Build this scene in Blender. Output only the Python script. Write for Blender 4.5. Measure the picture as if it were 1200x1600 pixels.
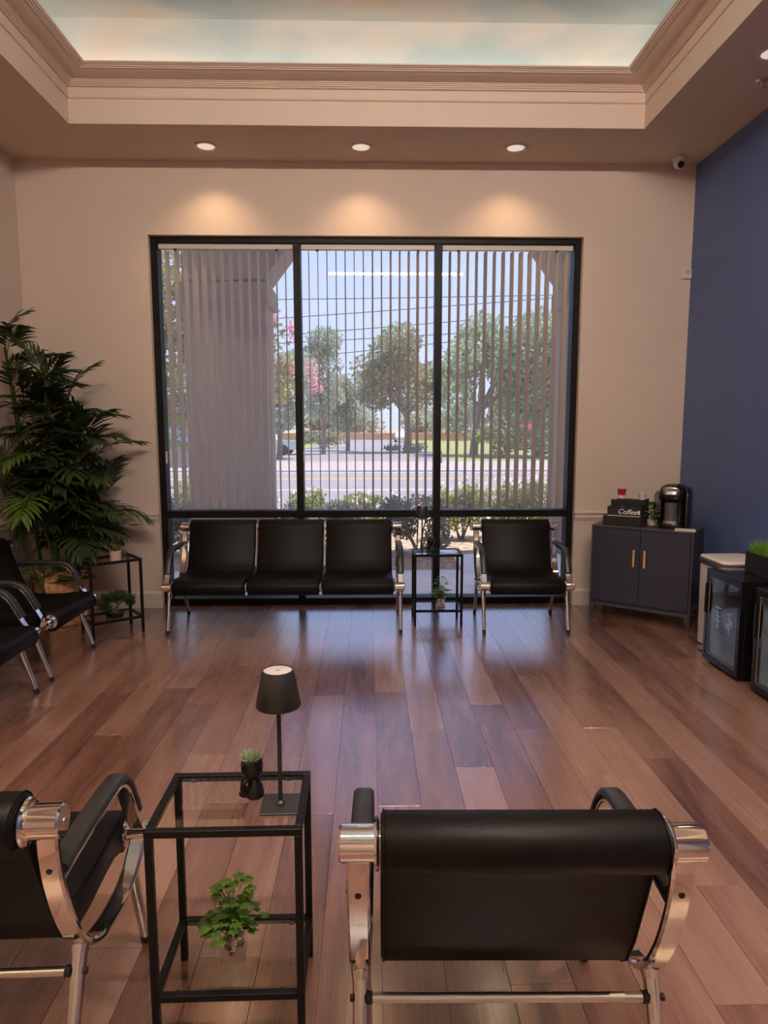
import bpy, math, random
from mathutils import Vector, Matrix, Euler

for o in list(bpy.data.objects):
    bpy.data.objects.remove(o, do_unlink=True)
SC = bpy.context.scene
COL = SC.collection
PI = math.pi

# ------------------------------------------------------------------ camera
CAM_H, F_PX, PITCH, YAW, ROLL = 1.55, 1052.76, 0.1228, 0.0227, -0.001
fwd = Vector((math.sin(YAW) * math.cos(PITCH), math.cos(YAW) * math.cos(PITCH), -math.sin(PITCH)))
rgt = Vector((math.cos(YAW), -math.sin(YAW), 0))
upv = rgt.cross(fwd)
r2 = rgt * math.cos(ROLL) + upv * math.sin(ROLL)
u2 = upv * math.cos(ROLL) - rgt * math.sin(ROLL)
cam = bpy.data.cameras.new('camera')
cam.sensor_fit = 'HORIZONTAL'
cam.sensor_width = 36.0
cam.lens = F_PX * 36.0 / 1200.0
cam.clip_start, cam.clip_end = 0.05, 600
camo = bpy.data.objects.new('camera', cam)
COL.objects.link(camo)
camo.matrix_world = Matrix(((r2.x, u2.x, -fwd.x, 0), (r2.y, u2.y, -fwd.y, 0), (r2.z, u2.z, -fwd.z, CAM_H), (0, 0, 0, 1)))
SC.camera = camo

# ------------------------------------------------------------------ world, sun, exposure
W = bpy.data.worlds.new('sky')
SC.world = W
W.use_nodes = True
nt = W.node_tree
nt.nodes.clear()
tc = nt.nodes.new('ShaderNodeTexCoord')
sep = nt.nodes.new('ShaderNodeSeparateXYZ')
rmp = nt.nodes.new('ShaderNodeValToRGB')
rmp.color_ramp.elements[0].position = 0.0
rmp.color_ramp.elements[0].color = (0.56, 0.655, 0.96, 1)
rmp.color_ramp.elements[1].position = 0.55
rmp.color_ramp.elements[1].color = (0.34, 0.46, 0.88, 1)
bg = nt.nodes.new('ShaderNodeBackground')
bg.inputs['Strength'].default_value = 1.12
wo = nt.nodes.new('ShaderNodeOutputWorld')
nt.links.new(tc.outputs['Generated'], sep.inputs[0])
nt.links.new(sep.outputs['Z'], rmp.inputs[0])
nt.links.new(rmp.outputs[0], bg.inputs['Color'])
nt.links.new(bg.outputs[0], wo.inputs['Surface'])

sun = bpy.data.lights.new('sun', 'SUN')
sun.energy = 4.6
sun.angle = 0.009
sun.color = (1.0, 0.94, 0.85)
suno = bpy.data.objects.new('sun', sun)
COL.objects.link(suno)
suno.location = (6, 12, 30)
suno.rotation_euler = Vector((-0.30, -0.02, -1.0)).to_track_quat('-Z', 'Y').to_euler()

SC.view_settings.view_transform = 'Standard'
SC.view_settings.look = 'None'
SC.view_settings.gamma = 1.0
SC.view_settings.use_curve_mapping = False
SC.view_settings.exposure = 0.5
SC.cycles.max_bounces = 10
SC.cycles.transparent_max_bounces = 24
SC.cycles.caustics_reflective = False
SC.cycles.caustics_refractive = False
SC.cycles.sample_clamp_indirect = 4.0

COVE_EMIT = 5.2
TUBE_EMIT = 380.0
DOWN_W = 16.0

# ------------------------------------------------------------------ materials
MATS = {}


def mat(name, col, rough=0.5, metal=0.0, var=0.0, scale=8.0, bump=0.0, bscale=60.0, spec=0.5, stretch=None, emit=None, estr=0.0, coat=0.0, var2=None, objrand=0.0):
    """Principled material with a noise-driven colour variation and fine bump."""
    m = bpy.data.materials.new(name)
    m.use_nodes = True
    n = m.node_tree
    b = n.nodes['Principled BSDF']
    b.inputs['Roughness'].default_value = rough
    b.inputs['Metallic'].default_value = metal
    b.inputs['Specular IOR Level'].default_value = spec
    b.inputs['Coat Weight'].default_value = coat
    t = n.nodes.new('ShaderNodeTexCoord')
    src = t.outputs['Object']
    if stretch:
        mp = n.nodes.new('ShaderNodeMapping')
        mp.inputs['Scale'].default_value = stretch
        n.links.new(src, mp.inputs[0])
        src = mp.outputs[0]
    no = n.nodes.new('ShaderNodeTexNoise')
    no.inputs['Scale'].default_value = scale
    no.inputs['Detail'].default_value = 4
    n.links.new(src, no.inputs['Vector'])
    r = n.nodes.new('ShaderNodeValToRGB')
    r.color_ramp.elements[0].position = 0.3
    r.color_ramp.elements[1].position = 0.7
    c2 = var2 if var2 else tuple(min(1, x * (1 + var)) for x in col)
    c1 = col if var2 else tuple(x * (1 - var) for x in col)
    r.color_ramp.elements[0].color = (*c1, 1)
    r.color_ramp.elements[1].color = (*c2, 1)
    n.links.new(no.outputs[0], r.inputs[0])
    n.links.new(r.outputs[0], b.inputs['Base Color'])
    if bump > 0:
        n2 = n.nodes.new('ShaderNodeTexNoise')
        n2.inputs['Scale'].default_value = bscale
        n2.inputs['Detail'].default_value = 3
        n.links.new(src, n2.inputs['Vector'])
        bp = n.nodes.new('ShaderNodeBump')
        bp.inputs['Strength'].default_value = bump
        bp.inputs['Distance'].default_value = 0.01
        n.links.new(n2.outputs[0], bp.inputs['Height'])
        n.links.new(bp.outputs[0], b.inputs['Normal'])
    if emit:
        b.inputs['Emission Color'].default_value = (*emit, 1)
        b.inputs['Emission Strength'].default_value = estr
    MATS[name] = m
    return m


def leaf_mat(name, c1, c2, scale=3.0, trans=0.35, rough=0.45):
    m = mat(name, c1, rough=rough, var2=c2, scale=scale)
    n = m.node_tree
    b = n.nodes['Principled BSDF']
    out = n.nodes['Material Output']
    tr = n.nodes.new('ShaderNodeBsdfTranslucent')
    mx = n.nodes.new('ShaderNodeMixShader')
    mx.inputs[0].default_value = trans
    ramp = [x for x in n.nodes if x.type == 'VALTORGB'][0]
    n.links.new(ramp.outputs[0], tr.inputs['Color'])
    n.links.new(b.outputs[0], mx.inputs[1])
    n.links.new(tr.outputs[0], mx.inputs[2])
    n.links.new(mx.outputs[0], out.inputs['Surface'])
    return m


def glass_mat(name, tint=(1, 1, 1), ior=1.5, veil=0.0, veilcol=(0.8, 0.8, 0.8), rough=0.0):
    """Thin clear pane: see-through with a Fresnel reflection and an optional translucent veil."""
    m = bpy.data.materials.new(name)
    m.use_nodes = True
    n = m.node_tree
    n.nodes.clear()
    out = n.nodes.new('ShaderNodeOutputMaterial')
    fr = n.nodes.new('ShaderNodeFresnel')
    fr.inputs['IOR'].default_value = ior
    tr = n.nodes.new('ShaderNodeBsdfTransparent')
    tr.inputs['Color'].default_value = (*tint, 1)
    gl = n.nodes.new('ShaderNodeBsdfGlossy')
    gl.inputs['Roughness'].default_value = rough
    gl.inputs['Color'].default_value = (1, 1, 1, 1)
    mx = n.nodes.new('ShaderNodeMixShader')
    ge = n.nodes.new('ShaderNodeNewGeometry')
    inv = n.nodes.new('ShaderNodeMath')
    inv.operation = 'SUBTRACT'
    inv.inputs[0].default_value = 1.0
    n.links.new(ge.outputs['Backfacing'], inv.inputs[1])
    mu = n.nodes.new('ShaderNodeMath')
    mu.operation = 'MULTIPLY'
    n.links.new(fr.outputs[0], mu.inputs[0])
    n.links.new(inv.outputs[0], mu.inputs[1])
    n.links.new(mu.outputs[0], mx.inputs[0])
    body = tr
    if veil > 0:
        tl = n.nodes.new('ShaderNodeBsdfTranslucent')
        tl.inputs['Color'].default_value = (*veilcol, 1)
        no = n.nodes.new('ShaderNodeTexNoise')
        no.inputs['Scale'].default_value = 2.0
        mr = n.nodes.new('ShaderNodeMapRange')
        mr.inputs[3].default_value = veil * 0.7
        mr.inputs[4].default_value = veil * 1.3
        n.links.new(no.outputs[0], mr.inputs[0])
        m2 = n.nodes.new('ShaderNodeMixShader')
        n.links.new(mr.outputs[0], m2.inputs[0])
        n.links.new(tr.outputs[0], m2.inputs[1])
        n.links.new(tl.outputs[0], m2.inputs[2])
        body = m2
    n.links.new(body.outputs[0], mx.inputs[1])
    n.links.new(gl.outputs[0], mx.inputs[2])
    n.links.new(mx.outputs[0], out.inputs['Surface'])
    MATS[name] = m
    return m


def wood_floor_mat():
    """Brown vinyl planks: tone per plank from the object's random, streaks along the plank."""
    m = bpy.data.materials.new('plank_wood')
    m.use_nodes = True
    n = m.node_tree
    L = n.links.new
    b = n.nodes['Principled BSDF']
    t = n.nodes.new('ShaderNodeTexCoord')
    oi = n.nodes.new('ShaderNodeObjectInfo')
    off = n.nodes.new('ShaderNodeVectorMath')
    off.operation = 'SCALE'
    comb = n.nodes.new('ShaderNodeCombineXYZ')
    mul = n.nodes.new('ShaderNodeMath')
    mul.operation = 'MULTIPLY'
    mul.inputs[1].default_value = 137.0
    L(oi.outputs['Random'], mul.inputs[0])
    for i in range(3):
        L(mul.outputs[0], comb.inputs[i])
    add = n.nodes.new('ShaderNodeVectorMath')
    add.operation = 'ADD'
    L(t.outputs['Object'], add.inputs[0])
    L(comb.outputs[0], add.inputs[1])

    def noise(sc, scale, detail, dist=0.0):
        mp = n.nodes.new('ShaderNodeMapping')
        mp.inputs['Scale'].default_value = sc
        L(add.outputs[0], mp.inputs[0])
        no = n.nodes.new('ShaderNodeTexNoise')
        no.inputs['Scale'].default_value = scale
        no.inputs['Detail'].default_value = detail
        no.inputs['Distortion'].default_value = dist
        L(mp.outputs[0], no.inputs['Vector'])
        return no
    broad = noise((6.0, 0.9, 1), 1.6, 3, 0.6)
    fine = noise((85.0, 1.1, 1), 2.0, 4, 0.1)
    # tone = random per plank + broad figure + fine grain
    a1 = n.nodes.new('ShaderNodeMath')
    a1.operation = 'MULTIPLY_ADD'
    a1.inputs[1].default_value = 0.58
    a1.inputs[2].default_value = -0.11
    L(oi.outputs['Random'], a1.inputs[0])
    a2 = n.nodes.new('ShaderNodeMath')
    a2.operation = 'MULTIPLY_ADD'
    a2.inputs[1].default_value = 0.85
    L(broad.outputs[0], a2.inputs[0])
    L(a1.outputs[0], a2.inputs[2])
    a3 = n.nodes.new('ShaderNodeMath')
    a3.operation = 'MULTIPLY_ADD'
    a3.inputs[1].default_value = 0.17
    L(fine.outputs[0], a3.inputs[0])
    L(a2.outputs[0], a3.inputs[2])
    r = n.nodes.new('ShaderNodeValToRGB')
    e = r.color_ramp.elements
    e[0].position = 0.22
    e[0].color = (0.085, 0.034, 0.026, 1)
    e[1].position = 0.95
    e[1].color = (0.35, 0.20, 0.155, 1)
    k = r.color_ramp.elements.new(0.55)
    k.color = (0.215, 0.103, 0.078, 1)
    L(a3.outputs[0], r.inputs[0])
    L(r.outputs[0], b.inputs['Base Color'])
    b.inputs['Roughness'].default_value = 0.30
    b.inputs['Specular IOR Level'].default_value = 0.6
    b.inputs['Coat Weight'].default_value = 1.0
    b.inputs['Coat IOR'].default_value = 1.75
    b.inputs['Coat Roughness'].default_value = 0.17
    rr = n.nodes.new('ShaderNodeMapRange')
    rr.inputs[3].default_value = 0.24
    rr.inputs[4].default_value = 0.30
    L(fine.outputs[0], rr.inputs[0])
    L(rr.outputs[0], b.inputs['Roughness'])
    bp = n.nodes.new('ShaderNodeBump')
    bp.inputs['Strength'].default_value = 0.02
    bp.inputs['Distance'].default_value = 0.004
    L(fine.outputs[0], bp.inputs['Height'])
    L(bp.outputs[0], b.inputs['Normal'])
    MATS['plank_wood'] = m
    return m


def painted_sky_mat():
    m = bpy.data.materials.new('painted_clouds')
    m.use_nodes = True
    n = m.node_tree
    L = n.links.new
    b = n.nodes['Principled BSDF']
    b.inputs['Roughness'].default_value = 0.7
    t = n.nodes.new('ShaderNodeTexCoord')
    mp = n.nodes.new('ShaderNodeMapping')
    mp.inputs['Scale'].default_value = (0.55, 1.0, 1.0)
    mp.inputs['Location'].default_value = (3.1, 0.4, 0)
    L(t.outputs['Object'], mp.inputs[0])
    no = n.nodes.new('ShaderNodeTexNoise')
    no.inputs['Scale'].default_value = 1.5
    no.inputs['Detail'].default_value = 3
    L(mp.outputs[0], no.inputs['Vector'])
    r = n.nodes.new('ShaderNodeValToRGB')
    e = r.color_ramp.elements
    e[0].position = 0.40
    e[0].color = (0.50, 0.65, 0.68, 1)
    e[1].position = 0.68
    e[1].color = (0.82, 0.68, 0.56, 1)
    k = e.new(0.54)
    k.color = (0.74, 0.76, 0.72, 1)
    L(no.outputs[0], r.inputs[0])
    L(r.outputs[0], b.inputs['Base Color'])
    MATS['painted_clouds'] = m


wood_floor_mat()
painted_sky_mat()
WALLC = (0.69, 0.575, 0.495)
mat('wall_beige', WALLC, 0.75, var=0.015, scale=2, bump=0.05, bscale=180)
mat('wall_navy', (0.098, 0.150, 0.345), 0.55, var=0.03, scale=2, bump=0.05, bscale=180)
mat('soffit_paint', (0.66, 0.545, 0.43), 0.75, var=0.02, scale=1.5)
mat('crown_paint', (0.72, 0.59, 0.50), 0.5, var=0.02, scale=3)
mat('trim_white', (0.70, 0.645, 0.60), 0.4, var=0.02, scale=4)
mat('frame_black', (0.008, 0.007, 0.007), 0.45, spec=0.2, var=0.1, scale=10)
mat('leather_black', (0.0052, 0.0042, 0.0040), 0.46, spec=0.17, var=0.15, scale=30, bump=0.12, bscale=260)
mat('pad_black', (0.022, 0.022, 0.024), 0.38, var=0.1, scale=30)
mat('chrome', (0.80, 0.77, 0.74), 0.07, metal=1.0, var=0.01)
mat('satin_steel', (0.62, 0.60, 0.58), 0.35, metal=1.0, var=0.03)
mat('rubber_black', (0.01, 0.01, 0.01), 0.7, var=0.1)
mat('metal_black', (0.006, 0.0055, 0.006), 0.42, spec=0.22, var=0.08, scale=20)
mat('lamp_black', (0.026, 0.024, 0.023), 0.38, var=0.05, scale=20)
mat('lamp_white', (0.62, 0.57, 0.56), 0.4, var=0.01)
mat('ceramic_black', (0.010, 0.009, 0.009), 0.22, var=0.1)
mat('soil', (0.07, 0.045, 0.03), 0.9, var=0.4, scale=60)
mat('pebble', (0.88, 0.72, 0.52), 0.5, var=0.45, scale=25)
mat('pebble_dark', (0.13, 0.08, 0.05), 0.5, var=0.4, scale=25)
mat('copper_bark', (0.42, 0.18, 0.075), 0.5, var2=(0.85, 0.48, 0.24), scale=26, bump=0.6, bscale=30)
mat('cabinet_slate', (0.030, 0.034, 0.058), 0.42, var=0.04, scale=6)
mat('cabinet_edge', (0.055, 0.056, 0.075), 0.42, var=0.04, scale=6)
mat('handle_oak', (0.72, 0.44, 0.24), 0.45, var=0.15, scale=30)
mat('gloss_black', (0.008, 0.008, 0.009), 0.14, var=0.1)
mat('matte_black', (0.013, 0.013, 0.014), 0.55, var=0.1)
mat('plastic_grey', (0.10, 0.10, 0.115), 0.3, var=0.05)
mat('fridge_inside', (0.62, 0.66, 0.70), 0.5, var=0.05)
mat('white_plastic', (0.76, 0.73, 0.72), 0.4, var=0.02)
mat('cup_red', (0.55, 0.035, 0.04), 0.4, var=0.08)
mat('packet_blue', (0.03, 0.12, 0.32), 0.4, var=0.2)
mat('paper_white', (0.75, 0.70, 0.66), 0.7, var=0.04)
mat('letter_white', (0.85, 0.84, 0.84), 0.5, var=0.01)
mat('reflection_blue', (0.45, 0.55, 0.85), 0.5, var=0.01)
mat('pot_pink', (0.62, 0.47, 0.42), 0.6, var=0.05)
mat('bark_brown', (0.14, 0.08, 0.05), 0.8, var=0.3, scale=20, bump=0.4, bscale=40)
mat('tree_bark', (0.26, 0.21, 0.18), 0.9, var=0.25, scale=6, bump=0.4, bscale=10)
mat('slat_vinyl', (0.49, 0.43, 0.375), 0.5, var=0.03, scale=3)
mat('stucco', (0.36, 0.28, 0.225), 0.9, var=0.06, scale=20, bump=0.5, bscale=90)
mat('stucco_cream', (0.33, 0.26, 0.21), 0.9, var=0.05, scale=20)
mat('concrete', (0.86, 0.86, 0.87), 0.8, var=0.06, scale=3)
mat('mulch', (0.45, 0.33, 0.24), 0.95, var=0.5, scale=14, bump=0.8, bscale=40)
mat('asphalt', (0.30, 0.27, 0.275), 0.9, var=0.06, scale=1)
mat('sidewalk', (0.45, 0.37, 0.35), 0.9, var=0.05, scale=1)
mat('grass', (0.30, 0.32, 0.10), 0.95, var=0.25, scale=1.5)
mat('dry_field', (0.66, 0.36, 0.20), 0.95, var=0.12, scale=0.3)
mat('line_yellow', (0.80, 0.50, 0.12), 0.8, var=0.05)
mat('line_white', (0.85, 0.83, 0.80), 0.8, var=0.02)
mat('car_white', (0.75, 0.75, 0.76), 0.25, var=0.01)
mat('car_red', (0.45, 0.03, 0.04), 0.25, var=0.02)
mat('car_grey', (0.25, 0.26, 0.28), 0.25, var=0.02)
mat('car_glass', (0.03, 0.035, 0.04), 0.1, var=0.02)
mat('tyre', (0.02, 0.02, 0.02), 0.8, var=0.1)
mat('canopy_blue', (0.20, 0.32, 0.65), 0.6, var=0.05)
mat('wood_fence', (0.30, 0.26, 0.24), 0.9, var=0.1)
mat('wire_black', (0.05, 0.05, 0.06), 0.7, var=0.1)
mat('sensor_dark', (0.012, 0.008, 0.008), 0.15, var=0.1)
mat('tube_glow', (0.9, 0.9, 0.9), 0.5, emit=(1.0, 0.84, 0.70), estr=TUBE_EMIT)
mat('strip_glow', (0.9, 0.9, 0.9), 0.5, emit=(1.0, 0.86, 0.74), estr=COVE_EMIT)
mat('bulb_glow', (0.9, 0.9, 0.9), 0.5, emit=(1.0, 0.84, 0.70), estr=0.42)
mat('reflector', (0.78, 0.72, 0.66), 0.25, metal=0.9, var=0.02)
leaf_mat('palm_leaf', (0.018, 0.036, 0.012), (0.060, 0.095, 0.028), scale=2.5, trans=0.2, rough=0.38)
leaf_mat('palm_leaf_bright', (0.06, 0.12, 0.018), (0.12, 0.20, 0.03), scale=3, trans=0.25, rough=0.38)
leaf_mat('parsley_leaf', (0.05, 0.13, 0.015), (0.14, 0.26, 0.03), scale=14, trans=0.25)
leaf_mat('succulent_leaf', (0.28, 0.42, 0.28), (0.42, 0.52, 0.36), scale=30, trans=0.1)
leaf_mat('pale_leaf', (0.26, 0.30, 0.14), (0.50, 0.52, 0.32), scale=25, trans=0.2)
leaf_mat('bonsai_leaf', (0.025, 0.06, 0.015), (0.07, 0.12, 0.03), scale=20, trans=0.2)
leaf_mat('turf_blade', (0.10, 0.28, 0.02), (0.25, 0.48, 0.06), scale=12, trans=0.3)
leaf_mat('ivy_leaf', (0.03, 0.09, 0.015), (0.08, 0.17, 0.03), scale=12, trans=0.2)
leaf_mat('tree_green', (0.32, 0.40, 0.24), (0.52, 0.60, 0.38), scale=0.8, trans=0.4, rough=0.6)
leaf_mat('tree_olive', (0.30, 0.34, 0.20), (0.46, 0.49, 0.30), scale=0.8, trans=0.4, rough=0.6)
leaf_mat('tree_pale', (0.36, 0.43, 0.33), (0.56, 0.62, 0.46), scale=0.8, trans=0.4, rough=0.6)
leaf_mat('tree_yellow', (0.22, 0.25, 0.10), (0.60, 0.58, 0.18), scale=1.4, trans=0.45, rough=0.6)
leaf_mat('shrub_grey', (0.16, 0.22, 0.18), (0.34, 0.40, 0.33), scale=3, trans=0.4, rough=0.6)
leaf_mat('shrub_lime', (0.20, 0.28, 0.08), (0.60, 0.64, 0.22), scale=3, trans=0.45, rough=0.6)
leaf_mat('blossom_pink', (0.80, 0.30, 0.42), (0.90, 0.50, 0.58), scale=5, trans=0.4)
leaf_mat('blossom_white', (0.85, 0.80, 0.76), (0.95, 0.92, 0.88), scale=5, trans=0.3)
glass_mat('window_glass', tint=(0.97, 0.98, 0.985), ior=1.7)
glass_mat('window_glass_hazed', tint=(0.97, 0.975, 0.985), ior=1.7, veil=0.075, veilcol=(1.0, 0.92, 0.86))  # translucent veil paints in the haze reflected on the upper panes
glass_mat('table_glass', tint=(0.93, 0.90, 0.85), ior=1.75)
glass_mat('cup_glass', tint=(0.97, 0.97, 0.97), ior=1.8, veil=0.05, veilcol=(0.95, 0.95, 0.97))
glass_mat('thick_glass', tint=(0.95, 0.95, 0.96), ior=1.8, veil=0.30, veilcol=(0.95, 0.95, 1.0))
glass_mat('fridge_glass', tint=(0.75, 0.80, 0.84), ior=1.8, rough=0.03)
glass_mat('smoke_glass', tint=(0.5, 0.5, 0.52), ior=1.5)

# ------------------------------------------------------------------ mesh helpers


class MB:
    """Collects shapes; build() links them as one mesh object."""

    def __init__(s):
        s.v = []
        s.f = []

    def add(s, verts, faces):
        k = len(s.v)
        s.v += [tuple(p) for p in verts]
        s.f += [tuple(i + k for i in q) for q in faces]
        return s

    def box(s, lo, hi):
        x0, y0, z0 = lo
        x1, y1, z1 = hi
        return s.add([(x0, y0, z0), (x1, y0, z0), (x1, y1, z0), (x0, y1, z0), (x0, y0, z1), (x1, y0, z1), (x1, y1, z1), (x0, y1, z1)],
                     [(0, 3, 2, 1), (4, 5, 6, 7), (0, 1, 5, 4), (1, 2, 6, 5), (2, 3, 7, 6), (3, 0, 4, 7)])

    def cbox(s, lo, hi, c=0.004):
        """box with chamfered edges (24 corner vertices)"""
        x0, y0, z0 = lo
        x1, y1, z1 = hi
        vs = []
        idx = {}
        for ix, X in enumerate((x0, x1)):
            for iy, Y in enumerate((y0, y1)):
                for iz, Z in enumerate((z0, z1)):
                    dx, dy, dz = (c if ix == 0 else -c), (c if iy == 0 else -c), (c if iz == 0 else -c)
                    for ax, p in enumerate(((X, Y + dy, Z + dz), (X + dx, Y, Z + dz), (X + dx, Y + dy, Z))):
                        idx[(ix, iy, iz, ax)] = len(vs)
                        vs.append(p)
        fs = []
        for i in (0, 1):
            q = [idx[(i, 0, 0, 0)], idx[(i, 1, 0, 0)], idx[(i, 1, 1, 0)], idx[(i, 0, 1, 0)]]
            fs.append(q if i else q[::-1])
            q = [idx[(0, i, 0, 1)], idx[(1, i, 0, 1)], idx[(1, i, 1, 1)], idx[(0, i, 1, 1)]]
            fs.append(q[::-1] if i else q)
            q = [idx[(0, 0, i, 2)], idx[(1, 0, i, 2)], idx[(1, 1, i, 2)], idx[(0, 1, i, 2)]]
            fs.append(q if i else q[::-1])
        for a in (0, 1):
            for b in (0, 1):
                e = [idx[(0, a, b, 1)], idx[(1, a, b, 1)], idx[(1, a, b, 2)], idx[(0, a, b, 2)]]
                fs.append(e if (a == b) == (a == 1) or False else e)
                e = [idx[(a, 0, b, 0)], idx[(a, 1, b, 0)], idx[(a, 1, b, 2)], idx[(a, 0, b, 2)]]
                fs.append(e)
                e = [idx[(a, b, 0, 0)], idx[(a, b, 1, 0)], idx[(a, b, 1, 1)], idx[(a, b, 0, 1)]]
                fs.append(e)
                for c2 in (0, 1):
                    fs.append([idx[(a, b, c2, 0)], idx[(a, b, c2, 1)], idx[(a, b, c2, 2)]])
        return s.add(vs, fs)

    def ring_loft(s, rings, closed=True, cap=True):
        n = len(rings[0])
        vs = [p for r in rings for p in r]
        fs = []
        for i in range(len(rings) - 1):
            for j in range(n if closed else n - 1):
                a, b = i * n + j, i * n + (j + 1) % n
                fs.append((a, b, b + n, a + n))
        if cap and closed:
            fs.append(tuple(range(n))[::-1])
            fs.append(tuple((len(rings) - 1) * n + j for j in range(n)))
        return s.add(vs, fs)

    def cyl(s, p0, p1, r0, r1=None, seg=16, cap=True):
        r1 = r0 if r1 is None else r1
        p0, p1 = Vector(p0), Vector(p1)
        d = (p1 - p0).normalized()
        a = d.orthogonal().normalized()
        b = d.cross(a)
        rings = [[p + (a * math.cos(2 * PI * k / seg) + b * math.sin(2 * PI * k / seg)) * r for k in range(seg)] for p, r in ((p0, r0), (p1, r1))]
        return s.ring_loft(rings, cap=cap)

    def tube(s, path, r, seg=8, cap=True):
        P = [Vector(p) for p in path]
        rs = r if isinstance(r, (list, tuple)) else [r] * len(P)
        t0 = (P[1] - P[0]).normalized()
        a = t0.orthogonal().normalized()
        rings = []
        for i, p in enumerate(P):
            t = (P[min(i + 1, len(P) - 1)] - P[max(i - 1, 0)]).normalized()
            a = (a - t * a.dot(t)).normalized()
            b = t.cross(a)
            rings.append([p + (a * math.cos(2 * PI * k / seg) + b * math.sin(2 * PI * k / seg)) * rs[i] for k in range(seg)])
        return s.ring_loft(rings, cap=cap)

    def lathe(s, prof, c=(0, 0, 0), seg=20, cap=True, ax=(1, 1), rot=0.0, sq=0.0):
        rings = []
        for r, z in prof:
            ring = []
            for k in range(seg):
                th = 2 * PI * k / seg + rot
                x, y = math.cos(th), math.sin(th)
                ring.append((c[0] + r * x * ax[0], c[1] + r * y * ax[1], c[2] + z))
            rings.append(ring)
        return s.ring_loft(rings, cap=cap)

    def band(s, path, x0, x1, th, cham=0.003):
        """flat bar running along a (y,z) path between x0 and x1, thickness th (centred on the path)"""
        P = [Vector((p[0], p[1])) for p in path]
        rings = []
        for i, p in enumerate(P):
            t = (P[min(i + 1, len(P) - 1)] - P[max(i - 1, 0)]).normalized()
            nrm = Vector((-t.y, t.x))
            h = th / 2
            pts = []
            for x, o in ((x0, -h + cham), (x0 + cham, -h), (x1 - cham, -h), (x1, -h + cham), (x1, h - cham), (x1 - cham, h), (x0 + cham, h), (x0, h - cham)):
                q = p + nrm * o
                pts.append((x, q.x, q.y))
            rings.append(pts)
        return s.ring_loft(rings)

    def prism(s, poly, axis, a, b):
        """extrude a polygon (2D) along axis 'x','y' or 'z' between a and b"""
        def P(u, v, w):
            return {'x': (w, u, v), 'y': (u, w, v), 'z': (u, v, w)}[axis]
        n = len(poly)
        vs = [P(u, v, a) for u, v in poly] + [P(u, v, b) for u, v in poly]
        fs = [tuple(range(n))[::-1], tuple(range(n, 2 * n))] + [(i, (i + 1) % n, (i + 1) % n + n, i + n) for i in range(n)]
        return s.add(vs, fs)

    def sphere(s, c, r, seg=10, rings=6, sc=(1, 1, 1)):
        c = Vector(c)
        vs = [(c.x, c.y, c.z - r * sc[2])]
        for i in range(1, rings):
            ph = PI * i / rings - PI / 2
            for k in range(seg):
                th = 2 * PI * k / seg
                vs.append((c.x + r * sc[0] * math.cos(ph) * math.cos(th), c.y + r * sc[1] * math.cos(ph) * math.sin(th), c.z + r * sc[2] * math.sin(ph)))
        vs.append((c.x, c.y, c.z + r * sc[2]))
        fs = []
        for k in range(seg):
            fs.append((0, 1 + (k + 1) % seg, 1 + k))
            for i in range(rings - 2):
                a = 1 + i * seg
                fs.append((a + k, a + (k + 1) % seg, a + seg + (k + 1) % seg, a + seg + k))
            fs.append((len(vs) - 1, 1 + (rings - 2) * seg + k, 1 + (rings - 2) * seg + (k + 1) % seg))
        return s.add(vs, fs)

    def leaf(s, p, d, n, ln, w, fold=0.15, droop=0.0):
        """pointed leaf: base p, direction d, normal n"""
        p, d, n = Vector(p), Vector(d).normalized(), Vector(n)
        side = d.cross(n)
        if side.length < 1e-4:
            side = d.orthogonal()
        side.normalize()
        n = side.cross(d).normalized()
        mid = p + d * ln * 0.45 + n * (0.02 * ln)
        tip = p + d * ln - n * droop * ln
        return s.add([p, mid + side * w / 2 - n * fold * w, tip, mid - side * w / 2 - n * fold * w, mid], [(0, 1, 4), (4, 1, 2), (0, 4, 3), (4, 3, 2)])

    def build(s, name, m, parent=None, smooth=35, bevel=0.0, loc=None):
        me = bpy.data.meshes.new(name)
        me.from_pydata(s.v, [], s.f)
        me.update()
        me.materials.append(MATS[m])
        if smooth:
            me.polygons.foreach_set('use_smooth', [True] * len(me.polygons))
            me.set_sharp_from_angle(angle=math.radians(smooth))
        o = bpy.data.objects.new(name, me)
        COL.objects.link(o)
        if bevel > 0:
            b = o.modifiers.new('bevel', 'BEVEL')
            b.width = bevel
            b.segments = 2
            b.limit_method = 'ANGLE'
            b.angle_limit = math.radians(40)
        if parent:
            o.parent = parent
        if loc:
            o.location = loc
        return o


def tag(o, label=None, cat=None, group=None, kind=None):
    if label:
        o['label'] = label
    if cat:
        o['category'] = cat
    if group:
        o['group'] = group
    if kind:
        o['kind'] = kind
    return o


def thing(name, loc, rz=0.0, label=None, cat=None, group=None, kind=None, parent=None):
    o = bpy.data.objects.new(name, None)
    o.empty_display_size = 0.1
    COL.objects.link(o)
    o.location = loc
    o.rotation_euler = (0, 0, rz)
    if parent:
        o.parent = parent
    return tag(o, label, cat, group, kind)


def copy_tree(o, parent=None):
    c = o.copy()
    COL.objects.link(c)
    c.parent = parent
    for ch in [x for x in COL.objects if x.parent == o]:
        copy_tree(ch, c)
    return c


def spline(pts, n=6):
    """Catmull-Rom through 2D/3D points"""
    P = [Vector(p) for p in pts]
    P = [P[0] * 2 - P[1]] + P + [P[-1] * 2 - P[-2]]
    out = []
    for i in range(1, len(P) - 2):
        for k in range(n):
            t = k / n
            a, b, c, d = P[i - 1], P[i], P[i + 1], P[i + 2]
            out.append(0.5 * ((2 * b) + (c - a) * t + (2 * a - 5 * b + 4 * c - d) * t * t + (3 * b - a - 3 * c + d) * t ** 3))
    out.append(P[-2])
    return out


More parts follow.
